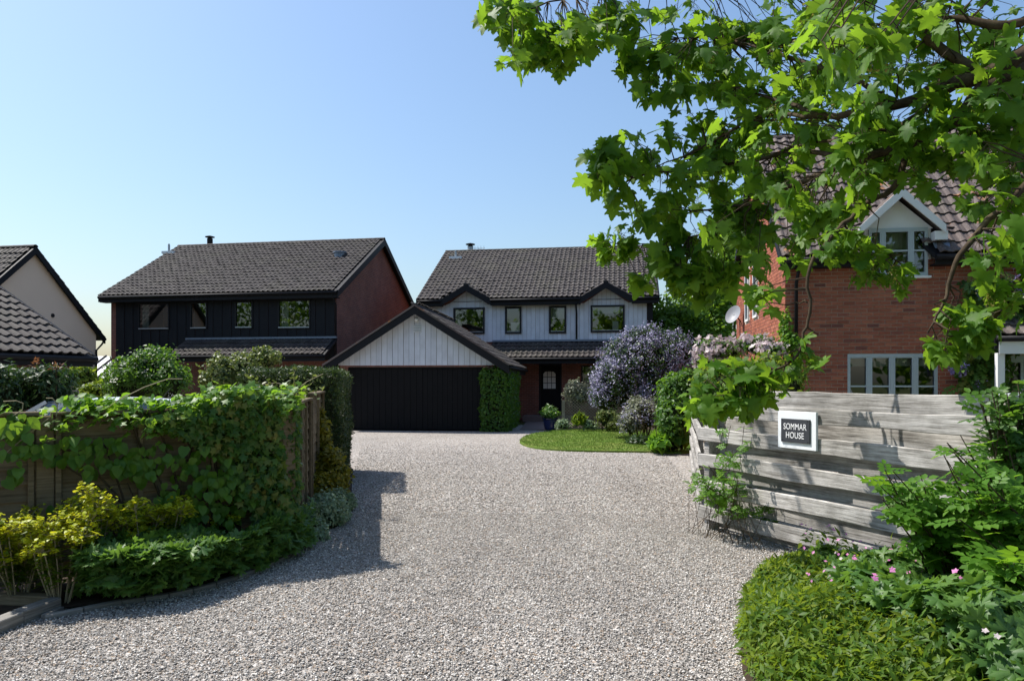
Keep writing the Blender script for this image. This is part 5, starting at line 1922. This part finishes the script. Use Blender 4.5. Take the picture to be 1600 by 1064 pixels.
bush('cream_shrub', 'small cream and green shrub at the back edge of the lawn', 'shrub', [ell(948, 655, 18, 17, 23.4, .35), ell(960, 662, 14, 12, 23.2, .3)], TINY, .08, 2200, M['varieg'])
bush('grey_plant', 'low grey-leaved plant beside the blue pot', 'plant', [ell(880, 664, 12, 9, 24.0, .25), ell(922, 664, 12, 9, 23.6, .25)], TINY, .07, 1300, M['grey'], stems=0)
bush('lawn_shadow_clump', 'low dark clump standing in for the bush shadow at the right lawn end', 'shrub', [ell(1000, 690, 24, 10, 18.6, .4)], TINY, .07, 1300, M['dark'], stems=0)  # dark leaves added in place of the shadow beside the ceanothus
# blue pot with a plant
bp = P(860, 668, 24.6); bp.z = 0
pot = empty('plant_pot', bp, 0, 'dark blue glazed pot with leafy plant near the front door', 'pot')
MB().lathe([(.01, .0), (.17, .0), (.2, .06), (.25, .34), (.27, .36), (.27, .4), (.23, .4), (.2, .34), (.01, .34)], 20).build('pot_body', M['pot'], pot, smooth=False)
lv = Leaves(); p, nr = clumpy((0, 0, .55), (.36, .34, .26), 1000, 16, .4); blades(lv, NARROW, p, nr, .13, None, .2); lv.build('foliage', M['geran'], pot)

# trellis
FT = Frame(P(882, 660, 24.4).x, 24.4, 4.0)
tr = empty('trellis', FT.o, -FT.t, 'diamond lattice trellis panel with a post at the back of the lawn', 'trellis')
TL, TH = 1.95, 1.5
mb = MB()
k = -TH
while k < TL:
    for s in (1, -1):
        a0, a1 = k, k + TH
        z0, z1 = .1, TH
        x0, x1 = max(0, a0), min(TL, a1)
        if x1 - x0 > .05:
            if s == 1: mb.beam((x0, .004, z0 + (x0 - a0) * (z1 - z0) / TH), (x1, .004, z0 + (x1 - a0) * (z1 - z0) / TH), .008, .026)
            else: mb.beam((x0, -.006, z1 - (x0 - a0) * (z1 - z0) / TH), (x1, -.006, z1 - (x1 - a0) * (z1 - z0) / TH), .008, .026)
    k += .105
mb.build('lattice', M['trellis_wood'], tr, kind='stuff')
MB().box(-.09, .02, -.05, .06, 0, 1.0).build('post', M['trellis_wood'], tr)
MB().box(TL, TL + .08, -.04, .05, 0, TH).build('post', M['trellis_wood'], tr)
MB().box(.02, TL, -.02, .02, TH, TH + .04).build('rail', M['trellis_wood'], tr)
MB().box(.02, TL, -.02, .02, .06, .1).build('rail', M['trellis_wood'], tr)

# clematis and honeysuckle behind the fence
bush('clematis', 'clematis covered in pale mauve flowers by the sunny brick wall', 'climber',
     [ell(1125, 548, 40, 22, 15.6, .45), ell(1180, 540, 36, 18, 15, .4), ell(1205, 548, 22, 14, 14.5, .3), ell(1110, 565, 26, 20, 15.6, .4)], LEAF, .07, 2600, M['mid'],
     extra=[(FLOWER, .10, 1500, M['mauve'], 'blossom')])
bush('honeysuckle', 'yellow-green bushy honeysuckle behind the far end of plank fence', 'shrub',
     [ell(1150, 600, 60, 42, 11.4, .6), ell(1205, 590, 45, 40, 10.8, .5), ell(1105, 615, 30, 34, 11.6, .5), ell(1235, 600, 22, 50, 10.2, .4), ell(1150, 650, 70, 40, 11, .5)], LEAF, .075, 9000, M['lime'])
bush('wall_shrub', 'slim leafy climber on the corner of brick house', 'climber', [ell(1226, 530, 9, 45, 14.7, .2), ell(1240, 545, 14, 30, 14.6, .25)], LEAF, .075, 900, M['rose'], core=0)


# ------------------------------------------------------------------ trees behind
def tree(name, label, base, ells, size, n, material, tr_h, group=None):
    root = empty(name, base, 0, label, 'tree', group)
    o = np.array(tuple(root.location))
    lv = Leaves(); A = [e[1][0] * e[1][2] for e in ells]
    for e, a in zip(ells, A):
        p, nr = clumpy(e[0], e[1], int(n * a / sum(A)), 46, .34, low=-.8)
        blades(lv, LEAF, p - o, nr, size, None, .4, .6)
    lv.build('crown', material, root)
    mb = MB(); blob_ = MB()
    mb.tube([(0, 0, 0), (.1, 0, tr_h * .5), (.05, .1, tr_h)], [.24, .19, .12], 8)
    for i, e in enumerate(ells):
        c = np.array(e[0]) - o
        mb.tube([(.05, .1, tr_h * .7), tuple(np.array([.05, .1, tr_h * .7]) * .5 + c * .5), tuple(c)], [.12, .08, .04], 6)
        blob(blob_, c, np.array(e[1]) * .38, i)
    mb.build('trunk', M['bark'], root); blob_.build('inner_twigs', M['core'], root)
tree('garden_tree', 'leafy green tree behind the white house, right of its corner', (9.0, 36, 0), [ell(1070, 500, 55, 60, 36, 2.0), ell(1120, 470, 50, 60, 36, 2.0), ell(1050, 560, 45, 40, 35, 1.8), ell(1110, 540, 50, 45, 35, 1.8), ell(1040, 520, 32, 50, 35.5, 1.5)], .2, 15000, M['tree'], 3.0, 'trees behind the houses')
tree('garden_tree', 'darker tree rising behind the brick house gable', (13.2, 44, 0), [ell(1150, 450, 60, 80, 44, 2.6), ell(1190, 400, 60, 80, 44, 2.6), ell(1130, 400, 45, 60, 45, 2.5)], .24, 11000, M['tree'], 4.0, 'trees behind the houses')

# satellite dish
dp = P(1147, 493, 20.2)
dish = empty('satellite_dish', F3.w(-.02, 5.7, dp.z - .1), 0, 'grey satellite dish fixed on the far corner of brick house', 'satellite dish')
off = dp - dish.location
mb = MB(); prof = [(.01, 0), (.1, .008), (.2, .032), (.28, .065), (.295, .07)]
mb.lathe(prof, 20)
o = mb.build('reflector', M['dish'], dish, smooth=True); o.location = off; o.rotation_euler = (R(62), R(0), R(-50)); o.scale = (.75, .95, 1)
MB().tube([off, off * .5 + Vector((0, 0, .02)), (0, 0, 0)], .018, 6).tube([(0, 0, 0), (0.01, 0, -.55)], .018, 6).build('bracket', M['dark_frame'], dish)

# ------------------------------------------------------------------ wisteria on the brick house
wr = empty('wisteria', F3.w(4.1, -.1, 0), 0, 'wisteria with hanging violet flowers on the brick house', 'climber')
ro = np.array(tuple(wr.location))
lv = Leaves(); fl = Leaves(); mb = MB()
def fpos(u, v, y): x, z = F3.hit(u, v, y); return F3.w(x, y, z) - wr.location
for u, v, ru, rv, n in ((1560, 470, 45, 35, 260), (1530, 580, 35, 38, 260), (1580, 500, 30, 40, 180), (1545, 530, 30, 30, 90)):
    p = np.array([tuple(fpos(u + ru * rng.uniform(-1, 1), v + rv * rng.uniform(-1, 1), rng.uniform(-.5, -.08))) for _ in range(n)])
    blades(lv, PINNATE, p, np.tile([-.2, -.8, .6], (n, 1)), .22, None, .6, .5)
for u, v, L in ((1585, 440, .42), (1594, 425, .4), (1530, 455, .26), (1562, 460, .3), (1578, 458, .3), (1593, 458, .28), (1500, 578, .22), (1507, 575, .24), (1488, 580, .16), (1528, 600, .2), (1518, 520, .16)):
    c = fpos(u, v - 8, -.5); n = 130
    t = rng.uniform(0, 1, n); w_ = .075 * (1 - t * .8)
    p = np.array(tuple(c)) + np.column_stack([rng.normal(0, 1, n) * w_ * .6, rng.normal(0, 1, n) * w_ * .6, -t * L])
    fl.put(TINY, p, rdirs(n), rdirs(n), rng.uniform(.025, .045, n), rng.uniform(0, 1, n))
for k in range(22):
    a = fpos(rng.uniform(1500, 1590), rng.uniform(440, 480), -.25); b = fpos(rng.uniform(1500, 1570), rng.uniform(560, 620), -.15)
    mb.tube([a, a.lerp(b, .35) + Vector(rng.normal(0, .08, 3)), a.lerp(b, .7) + Vector(rng.normal(0, .08, 3)), b], .006, 4)
for k in range(4):
    a = fpos(1530 + k * 12, 470, -.1); b = fpos(1535 + k * 8, 640, -.1); b.z = 0 + .0
    mb.tube([b, a.lerp(b, .5) + Vector(rng.normal(0, .1, 3)), a], [.035, .025, .015], 6)
lv.build('foliage', M['ivy'], wr); fl.build('blossom', M['wist'], wr); mb.build('stem', M['bark'], wr)

# ------------------------------------------------------------------ right border
hl_ = lumps(8, .0, .14, 60, (1.2, 3.6, 3, 7), .3)
edge = [(1.16, 2.7), (1.2, 3.3), (1.24, 3.95), (1.45, 4.7), (1.72, 5.4), (2.05, 6.0), (2.5, 6.6)]
def edge_x(y):
    for (xa, ya), (xb, yb) in zip(edge[:-1], edge[1:]):
        if ya <= y <= yb: return xa + (xb - xa) * (y - ya) / (yb - ya)
    return edge[0][0] if y < edge[0][1] else edge[-1][0]
def h_right(x, y):
    d = max(0.0, x - edge_x(y))
    k = min(1.0, max(0.0, (6.0 - y) / 2.2))
    return (.06 + .17 * k) * (1 - math.exp(-d / .12)) + hl_(x, y) * (.45 + .65 * k)
lime_poly = edge + [(2.66, 6.55), (2.5, 5.8), (2.3, 5.2), (2.05, 4.6), (1.95, 4.0), (2.0, 3.4), (2.1, 2.7)]
cover('lime_ground_cover', 'lime green pointed-leaf ground cover along the right gravel edge', 'plant', lime_poly, 19000, h_right, NARROW, .062, M['lime'], jitter=.75, layers=.9, var='patch')
ger_poly = [(2.15, 2.7), (2.02, 3.4), (1.98, 4.0), (2.05, 4.6), (2.3, 5.2), (2.45, 5.8), (2.66, 6.4), (3.05, 5.6), (3.3, 4.9), (3.4, 4.0), (3.3, 2.7)]
cover('hardy_geranium', 'dark green geranium clump with pink flowers in the right border', 'plant', ger_poly, 4800, lambda x, y: .10 + .20 * min(1, max(0, (5.8 - y) / 1.8)) + hl_(x, y) * (.7 + .6 * min(1, max(0, (5.8 - y) / 1.8))), GERAN, .115, M['geran'],
      flowers=[(FLOWER, .036, 34, M['pink'], 'flower'), (FLOWER, .028, 26, M['red_tip'] if 0 else M['mauve'], 'faded_flower')], jitter=.5)
ger2 = [(3.3, 2.7), (3.4, 4.0), (3.3, 4.9), (4.6, 4.6), (4.8, 2.7)]
cover('hardy_geranium', 'leafy geranium at the right edge below the rose bush', 'plant', ger2, 2400, lambda x, y: .26 + hl_(x + 1, y) * 1.3, GERAN, .11, M['geran'], flowers=[(FLOWER, .034, 4, M['pink'], 'flower')])
fp = [(1.95, 5.0), (2.3, 5.9), (2.7, 6.2), (3.1, 5.4), (2.9, 4.6), (2.3, 4.3)]
cover('spurred_flower', 'low plant with small magenta flower sprays just under the plank fence', 'plant', fp, 500, lambda x, y: .15 + hl_(x, y) * 1.1, NARROW, .08, M['lime'], flowers=[(TINY, .03, 60, M['pink'], 'flower')])


def rose(name, label, base, spec, size=.16, seed=0, per=9, material='rose', stem_r=.008, along=0.0):
    """bush of arching stems with leaves of several leaflets; spec gives where each leafy stem ends"""
    q = np.random.RandomState(seed)
    root = empty(name, base, 0, label, 'shrub'); o = Vector(root.location)
    st = MB(); lv = Leaves()
    for u, v, d in spec:
        tip = P(u, v, d) - o
        b = Vector((q.uniform(-.12, .12), q.uniform(-.12, .12), 0)) + Vector((.4, -.917, 0)) * q.uniform(-.25, 1) * along
        mid = b.lerp(tip, .55) + Vector((q.normal(0, .05), q.normal(0, .05), .1))
        st.tube([b, mid, tip], [stem_r, stem_r * .75, .003], 5)
        for k in range(per):
            t = q.uniform(.5, 1.0)
            pp = mid.lerp(tip, (t - .5) * 2)
            out = Vector((q.normal(), q.normal(), q.uniform(-.1, .6))).normalized()
            if k % 2: st.tube([pp, pp + out * .05], .002, 3, False)
            n = Vector((q.normal(0, .4) - .2, q.normal(0, .4) - .3, 1))
            lv.put(PINNATE, np.array([tuple(pp + out * .02)]), np.array([tuple(n)]), np.array([tuple(out)]), size * q.uniform(.7, 1.2), q.uniform(0, 1))
    st.build('stem', M['bark'], root); lv.build('foliage', M[material], root)
    return root
def sub(pxs, n, d0, d1, seed):
    q = np.random.RandomState(seed); out = []
    tot = sum(p[4] for p in pxs)
    for u, v, ru, rv, w in pxs:
        for k in range(int(round(n * w / tot))):
            a = q.uniform(0, 6.28); s = math.sqrt(q.uniform(0, 1))
            out.append((u + ru * s * math.cos(a), v + rv * s * math.sin(a), q.uniform(d0, d1)))
    return out
rose('rose_bush', 'fresh green rose bush in front of the plank fence, left of the tall one', (2.95, 4.72, 0), sub([(1410, 765, 42, 35, 3), (1450, 800, 40, 40, 3), (1480, 850, 40, 35, 2), (1390, 745, 20, 12, 1)], 38, 4.5, 4.95, 1), .145, 1, 8)
rose('rose_bush', 'tall fresh green rose bush at the right end of plank fence', (3.3, 4.45, 0), sub([(1530, 765, 50, 42, 5), (1497, 705, 14, 35, 1), (1480, 705, 8, 22, 1), (1580, 790, 36, 60, 4), (1570, 850, 50, 40, 3), (1540, 800, 50, 40, 3)], 66, 4.1, 4.7, 2), .145, 2, 8)
rose('rose_bush', 'low rose growth at the lower right of border', (3.1, 3.95, 0), sub([(1570, 900, 40, 40, 3), (1590, 950, 30, 40, 3), (1540, 930, 30, 30, 1)], 46, 3.8, 4.2, 3), .185, 3, 9)
rose('climbing_rose', 'dark glossy climbing rose over the end post of plank fence', (3.55, 5.0, 0), sub([(1555, 622, 28, 12, 4), (1580, 648, 22, 36, 4), (1597, 620, 18, 25, 3), (1595, 690, 16, 30, 2)], 44, 4.85, 5.25, 4), .14, 4, 6, 'mid')
rose('fence_sprig', 'spindly creeper at the foot of plank fence corner', (1.98, 7.75, 0), sub([(1105, 745, 30, 25, 4), (1130, 770, 35, 30, 4), (1175, 800, 30, 12, 2), (1150, 660, 18, 8, 1), (1140, 705, 20, 8, 1), (1200, 815, 18, 8, 1)], 34, 7.1, 7.75, 5), .085, 5, 9, 'rose', .003, .9)
mb_root = empty('white_iris', (3.85, 5.2, 0), 0, 'pale flower stems at the right edge beside the fence post', 'plant')
lv = Leaves(); mb = MB(); lf = Leaves()
for k in range(5):
    t = P(1592 + rng.uniform(-8, 12), 700 + k * 9, 5.1) - mb_root.location
    mb.tube([(rng.uniform(-.05, .05), rng.uniform(-.05, .05), 0), tuple(t)], .004, 4)
    lv.put(TINY, np.array(tuple(t)) + rng.normal(0, .02, (8, 3)), rdirs(8), rdirs(8), rng.uniform(.03, .05, 8), rng.uniform(0, 1, 8))
lv.build('flower', M['white_fl'], mb_root); mb.build('stem', M['plant_stem'], mb_root)

# ------------------------------------------------------------------ parked cars, mostly hidden
def car(loc, rz, label):
    root = empty('parked_car', loc, rz, label, 'car', 'parked cars behind the fences')
    prof = [(-2.05, .35), (-2.1, .62), (-2.02, .82), (-1.25, .95), (-.95, .97), (1.75, .98), (2.02, .92), (2.08, .6), (2.02, .33)]
    mb = MB(); n = len(prof)
    vs = []
    for y, k in ((-.86, .97), (-.80, 1.0), (.80, 1.0), (.86, .97)):
        for x, z in prof: vs.append((x * (k if abs(y) > .82 else 1), y, .33 + (z - .33) * (1.0 if abs(y) < .82 else .96)))
    fs = [tuple(range(n))[::-1], tuple(range(3 * n, 4 * n))]
    for s in range(3):
        for i in range(n):
            j = (i + 1) % n
            fs.append((s * n + i, s * n + j, (s + 1) * n + j, (s + 1) * n + i))
    mb.add(vs, fs); body = mb.build('body', M['car_paint'], root)
    lo = [(-.98, .965), (1.85, .97)]; hi = [(-.3, 1.42), (1.45, 1.40)]
    gl_ = MB()
    yl, yh = .78, .60
    b = [(lo[0][0], -yl, lo[0][1]), (lo[1][0], -yl, lo[1][1]), (lo[1][0], yl, lo[1][1]), (lo[0][0], yl, lo[0][1])]
    t = [(hi[0][0], -yh, hi[0][1]), (hi[1][0], -yh, hi[1][1]), (hi[1][0], yh, hi[1][1]), (hi[0][0], yh, hi[0][1])]
    gl_.add(b + t, [(0, 1, 5, 4), (1, 2, 6, 5), (2, 3, 7, 6), (3, 0, 4, 7)]); gl_.build('windows', M['car_glass'], root)
    rf_ = MB(); k = 8; vs = []
    for i in range(k + 1):
        x = hi[0][0] - .04 + (hi[1][0] - hi[0][0] + .08) * i / k
        for j in range(k + 1):
            y = (-1 + 2 * j / k)
            vs.append((x, y * (yh + .03), 1.415 + .065 * (1 - y * y) * math.sin(math.pi * (i + .6) / (k + 1.2))))
    rf_.add(vs, [(i * (k + 1) + j, (i + 1) * (k + 1) + j, (i + 1) * (k + 1) + j + 1, i * (k + 1) + j + 1) for i in range(k) for j in range(k)])
    rf_.build('roof', M['car_paint'], root, smooth=True)
    pl = MB()
    for s in (-1, 1):
        for (x0, x1) in ((lo[0][0], hi[0][0]), (.55, .5), (lo[1][0], hi[1][0])):
            MB().beam((x0, s * (yl + .005), .96), (x1, s * (yh + .005), 1.42), .06, .05).build('pillar', M['car_paint'], root)
    for x in (-1.3, 1.35):
        for s in (-1, 1):
            w = MB(); w.tube([(0, -.1, 0), (0, .1, 0)], .32, 20); wo_ = w.build('wheel', M['tyre'], root); wo_.location = (x, s * .78, .32)
            MB().tube([(0, s * .102, 0), (0, s * .112, 0)], .2, 12).build('rim', M['wheel_metal'], wo_)
    for s in (-1, 1):
        MB().box(-2.09, -1.98, s * .62 - .16, s * .62 + .16, .66, .78).build('headlight', M['lamp_lens'], root)
        MB().box(2.0, 2.09, s * .66 - .12, s * .66 + .12, .7, .88).build('tail_light', M['red_tip'], root)
        MB().box(-.82, -.68, s * .92 - .09, s * .92 + .09, .98, 1.1).build('mirror', M['car_paint'], root)
    MB().tube([(1.2, 0, 1.45), (1.33, 0, 1.62)], .006, 5).build('aerial', M['tyre'], root)
    return root
car((-6.95, 11.9, -.12), R(12), 'pale silver car behind the left lapped fence, only its roof showing')
car((6.6, 8.6, 0), R(80), 'pale silver car behind the right end of plank fence, glimpsed through leaves')

# ------------------------------------------------------------------ the sycamore
syc = empty('sycamore_tree', (7.2, 6.6, 0), 0, 'large sycamore whose leafy branches hang in from the upper right', 'tree')
so = Vector(syc.location)
def dep(u):
    return float(np.interp(u, [740, 1000, 1100, 1200, 1320, 1600], [9.0, 8.9, 8.6, 7.8, 6.6, 5.8]))
limbs = [
    ([(1640, 60), (1560, 110), (1480, 135), (1400, 165), (1290, 183), (1235, 163), (1150, 137)], [.085, .07, .055, .042, .03, .02, .008]),
    ([(1640, 90), (1540, 140), (1500, 185), (1420, 225), (1330, 255), (1240, 290), (1160, 320), (1080, 330)], [.09, .075, .06, .045, .034, .025, .018, .008]),
    ([(1420, 225), (1400, 290), (1350, 320), (1300, 370), (1265, 420), (1262, 500), (1245, 555), (1190, 590), (1130, 625)], [.03, .026, .022, .018, .015, .013, .011, .008, .004]),
    ([(1520, 110), (1450, 60), (1430, 20), (1420, -30)], [.045, .04, .035, .03]),
    ([(1330, 255), (1250, 235), (1180, 250), (1080, 265), (1000, 275), (955, 300)], [.026, .022, .018, .014, .01, .004]),
    ([(1240, 290), (1180, 300), (1130, 350), (1040, 380), (960, 380)], [.02, .016, .012, .008, .004]),
    ([(1290, 183), (1200, 180), (1140, 205), (1080, 240), (1020, 262)], [.022, .018, .014, .01, .005]),
    ([(1420, -30), (1250, -40), (1100, -30), (1000, -22), (900, -5), (810, 20)], [.035, .03, .024, .018, .012, .006]),
    ([(1640, 250), (1560, 330), (1500, 400), (1475, 470), (1450, 520)], [.03, .026, .02, .012, .005]),
    ([(1640, 400), (1600, 430), (1560, 490), (1520, 520), (1480, 525)], [.026, .022, .016, .01, .005]),
    ([(1400, 165), (1300, 110), (1200, 80), (1130, 60), (1060, 60)], [.026, .022, .016, .012, .006]),
    ([(1480, 135), (1420, 190), (1340, 215), (1240, 230), (1160, 270)], [.026, .022, .018, .012, .006]),
    ([(1300, 370), (1340, 390), (1390, 405), (1420, 430)], [.014, .012, .008, .004]),
    ([(1262, 470), (1230, 475), (1185, 470), (1170, 450)], [.008, .006, .005, .003]),
    ([(1640, 20), (1560, 40), (1480, 30), (1400, 50)], [.04, .035, .025, .012]),
]
L3 = []
for li, (pts_, rad) in enumerate(limbs):
    w3 = []
    for k, (u, v) in enumerate(pts_):
        d = dep(u)
        if li == 2: d = [6.3, 6.3, 6.3, 6.3, 6.25, 6.2, 6.15, 6.1, 6.1][k]
        if li in (8, 9): d = 5.4
        w3.append(P(u, v, d) - so)
    # smooth
    w4 = []; r4 = []
    for i in range(len(w3) - 1):
        p0, p1, p2, p3 = w3[max(0, i - 1)], w3[i], w3[i + 1], w3[min(len(w3) - 1, i + 2)]
        for j in range(5):
            t = j / 5
            w4.append(.5 * (2 * p1 + (p2 - p0) * t + (2 * p0 - 5 * p1 + 4 * p2 - p3) * t * t + (3 * p1 - p0 - 3 * p2 + p3) * t ** 3) + Vector(rng.normal(0, .008, 3)))
            r4.append(rad[i] + (rad[i + 1] - rad[i]) * t)
    w4.append(w3[-1]); r4.append(rad[-1])
    mb = MB(); mb.tube(w4, r4, 7); mb.build('branch', M['bark'], syc, smooth=True)
    L3.append((w4, r4))
heads = [L3[i][0][0] for i in (0, 1, 3, 8, 9, 14)]
mb = MB(); mb.tube([(0, 0, 0), (.05, 0, 1.6), (-.05, .05, 3.2), (.0, 0, 5.2), (.1, .1, 8.0)], [.34, .28, .25, .2, .08], 12); mb.build('trunk', M['bark'], syc, smooth=True)
mb = MB()
for i, hgt in ((0, 3.4), (1, 3.0), (8, 2.6), (9, 2.2), (14, 3.8)):
    e = L3[i][0][0]; mb.tube([(0, 0, hgt), tuple(Vector((0, 0, hgt)).lerp(e, .5) + Vector((0, 0, .08))), tuple(e)], [L3[i][1][0] * 1.6, L3[i][1][0] * 1.3, L3[i][1][0]], 8)
mb.build('limb', M['bark'], syc, smooth=True)
allp = [(p, rr) for w4, r4 in L3 for p, rr in zip(w4, r4)]
AP_ = np.array([tuple(p) for p, _ in allp])
# leafy twigs: (u, v, ru, rv, twigs, depth or None, leaf size)
clus = [
    (795, 15, 42, 24, 13, None, .26), (830, 65, 36, 38, 13, None, .26), (875, 60, 42, 42, 12, None, .26), (940, 30, 50, 40, 13, None, .25), (1000, 60, 45, 55, 11, None, .25),
    (1035, 115, 32, 38, 7, None, .24), (1080, 60, 60, 60, 14, None, .24), (1100, 150, 50, 50, 11, None, .24), (1160, 90, 60, 80, 15, None, .23), (1230, 100, 60, 80, 14, None, .22),
    (980, 238, 48, 24, 11, None, .25), (960, 272, 32, 32, 9, None, .25), (1020, 300, 55, 45, 11, None, .25), (1080, 230, 55, 55, 12, None, .24), (1140, 260, 60, 60, 13, None, .23), (1060, 390, 40, 55, 13, 8.7, .26),
    (1100, 420, 45, 35, 10, 8.4, .26), (1130, 350, 45, 50, 9, None, .24), (1200, 220, 60, 60, 11, None, .22), (1220, 320, 60, 60, 9, None, .22), (1180, 400, 30, 30, 4, None, .22),
    (968, 380, 34, 16, 9, 9.0, .22), (1000, 420, 25, 15, 2, 9.0, .24),
    (1300, 60, 80, 60, 14, None, .21), (1400, 70, 80, 60, 12, None, .2), (1500, 60, 80, 60, 12, None, .2), (1580, 100, 50, 80, 9, None, .19), (1300, 180, 70, 60, 10, None, .2),
    (1400, 200, 70, 60, 8, None, .2), (1330, 270, 50, 30, 4, None, .2), (1480, 230, 60, 40, 5, None, .19), (1560, 240, 50, 50, 6, None, .19), (1260, 370, 40, 40, 5, None, .2),
    (1345, 405, 50, 28, 8, 6.4, .155), (1385, 425, 30, 18, 4, 6.4, .155), (1300, 375, 26, 36, 4, 6.4, .17),
    (1150, 592, 55, 28, 10, 6.1, .20), (1195, 578, 40, 28, 6, 6.15, .19), (1100, 625, 25, 22, 4, 6.1, .2), (1155, 612, 40, 16, 5, 6.1, .19), (1260, 545, 14, 12, 1, 6.2, .19),
    (1186, 462, 10, 18, 1, 6.2, .19),
    (1500, 500, 55, 30, 8, 5.4, .17), (1560, 470, 40, 35, 6, 5.4, .17), (1480, 525, 30, 16, 3, 5.4, .17), (1560, 390, 40, 30, 4, 5.3, .19), (1590, 330, 20, 40, 3, 5.3, .19),
    (1320, 20, 70, 35, 3, 2.9, .15), (1390, 60, 30, 40, 1, 2.9, .15), (1290, 70, 30, 40, 1, 2.8, .15),
    (1250, 60, 120, 70, 16, 9.6, .2), (1400, 90, 120, 90, 20, 9.4, .2), (1540, 80, 80, 90, 14, 9.2, .2), (1250, 220, 90, 90, 14, 9.4, .2), (1120, 300, 70, 80, 12, 10.2, .2), (1360, 240, 90, 40, 7, 9.0, .2),
    (1270, 300, 50, 45, 6, 6.8, .21), (1400, 150, 80, 50, 8, 6.0, .2), (1540, 180, 60, 50, 8, 5.8, .2),
    (1370, 270, 50, 35, 5, 6.6, .17), (1450, 260, 50, 40, 6, 6.2, .17), (1540, 280, 50, 40, 6, 5.8, .17), (1320, 330, 30, 30, 4, 6.5, .17), (1180, 350, 50, 50, 6, 8.2, .22),
    (1250, -60, 350, 50, 24, None, .24), (1640, 200, 40, 200, 10, None, .2),
]
twigs = MB(); pan = Leaves(); jobs = []
for u, v, ru, rv, nt_, d, sz in clus:
    sz *= .86
    for k in range(int(math.ceil(nt_ * 1.22))):
        a = rng.uniform(0, 6.28); s = math.sqrt(rng.uniform(0, 1))
        uu, vv = u + ru * s * math.cos(a), v + rv * s * math.sin(a)
        dd = (d if d else dep(uu)) + rng.normal(0, .12 if d else .35)
        end = P(uu, vv, dd) - so
        i = int(np.argmin(np.sum((AP_ - np.array(tuple(end)) - [0, 0, .15]) ** 2, axis=1)))
        st_ = allp[i][0]
        L = (end - st_).length
        if d is not None and d < 3.5: st_ = end + Vector((.5, .3, .6)); L = .8
        mid = st_.lerp(end, .5) + Vector((rng.normal(0, .05), rng.normal(0, .05), .08 * L))
        twigs.tube([st_, mid, end], [min(.009, allp[i][1]), .005, .003], 5)
        dirv = (end - mid).normalized()
        for j in range(rng.randint(4, 7)):
            t = 1.0 - (j // 2) * .22 * rng.uniform(.6, 1.2)
            node = mid.lerp(end, max(0, t))
            out = Vector(rng.normal(0, 1, 3)); out = (out - dirv * out.dot(dirv) * .5).normalized() + Vector((0, 0, -.35)) + dirv * .5
            out.normalize()
            pl_ = sz * rng.uniform(.35, .75)
            lp = node + out * pl_
            twigs.tube([node, node + out * pl_ * .5 + Vector((0, 0, .012)), lp], .0022, 3, False)
            tip = out * .45 + Vector((rng.normal(0, .22), rng.normal(0, .22), -1.0))
            nn_ = Vector((rng.normal(0, .75), -.35 + rng.normal(0, .65), .55 + rng.normal(0, .35)))
            jobs.append((lp, nn_, tip, sz * rng.choice([.45, .6, .75, .85, .95, 1.05]) * rng.uniform(.9, 1.1), dd))
        if rng.uniform() < .22:
            n = 70; t = rng.uniform(0, 1, n)
            p = np.array(tuple(end)) + np.column_stack([rng.normal(0, .028, n), rng.normal(0, .028, n), -t * .16])
            pan.put(TINY, p, rdirs(n), rdirs(n), rng.uniform(.012, .02, n), rng.uniform(0, 1, n))
twigs.build('twigs', M['bark'], syc, kind='stuff')
pan.build('flower_clusters', M['syc_fl'], syc, kind='stuff')
mm_ = []
for t in MAPLES:
    b = MB(); b.add(*t); mm_.append(b.mesh('leaf', M['syc'], smooth=True))
fol = [Leaves() for _ in MAPLES]
order = sorted(range(len(jobs)), key=lambda i: -jobs[i][3] / jobs[i][4] + (0 if 0 < U0 + FPX * (jobs[i][0].x + so.x) / (jobs[i][0].y + so.y) < 1600 and (jobs[i][0].z + so.z - CAMZ) / (jobs[i][0].y + so.y) < .52 else 9))
for rank, i in enumerate(order):
    lp, n_, tip, s_, dd = jobs[i]
    k = i % 3
    if rank < 300:
        z = n_.normalized(); y = (tip - z * tip.dot(z)).normalized(); x = y.cross(z)
        mt_ = Matrix((x, y, z)).transposed().to_4x4() @ Matrix.Scale(s_, 4); mt_.translation = lp
        ob = link('leaf', mm_[k], syc); ob.matrix_local = mt_
    else:
        fol[k].put(MAPLES[k], np.array([tuple(lp)]), np.array([tuple(n_)]), np.array([tuple(tip)]), s_, rng.uniform(0, 1))
for f in fol: f.build('foliage', M['syc'], syc, kind='stuff', smooth=True)
# crown above and beyond the frame
lv = Leaves()
for c, rad, n in (((7.0, 7.0, 7.8), (2.6, 2.6, 2.0), 1500), ((8.6, 6.4, 6.0), (2.0, 2.2, 1.8), 900), ((5.0, 8.2, 6.9), (1.8, 1.6, 1.0), 700)):
    p, nr = clumpy(c, rad, n, 40, .35)
    blades(lv, MAPLES[1], p - np.array(tuple(so)), nr, .2, None, .6, .6)
lv.build('upper_crown', M['syc'], syc, kind='stuff')
# one stray leaf tip hanging into the top edge on the left
# ------------------------------------------------------------------ woods behind the viewer (seen in the window panes)
lv = Leaves()
for k in range(46):
    x = -88 + k * 2.9 + rng.uniform(-1, 1); y = -24 + rng.uniform(-4, 4); h = rng.uniform(12.5, 18) if x < -22 else rng.uniform(8.5, 14.5)
    p, nr = clumpy((x, y, h * .55), (2.3, 2.3, h * .5), 520, 20, .4, low=-.95)
    blades(lv, TINY, p, nr, .7, None, .2)
tag(lv.build('woodland', M['tree']), 'leafy trees across the lane reflected in the window panes', 'woods', kind='stuff')
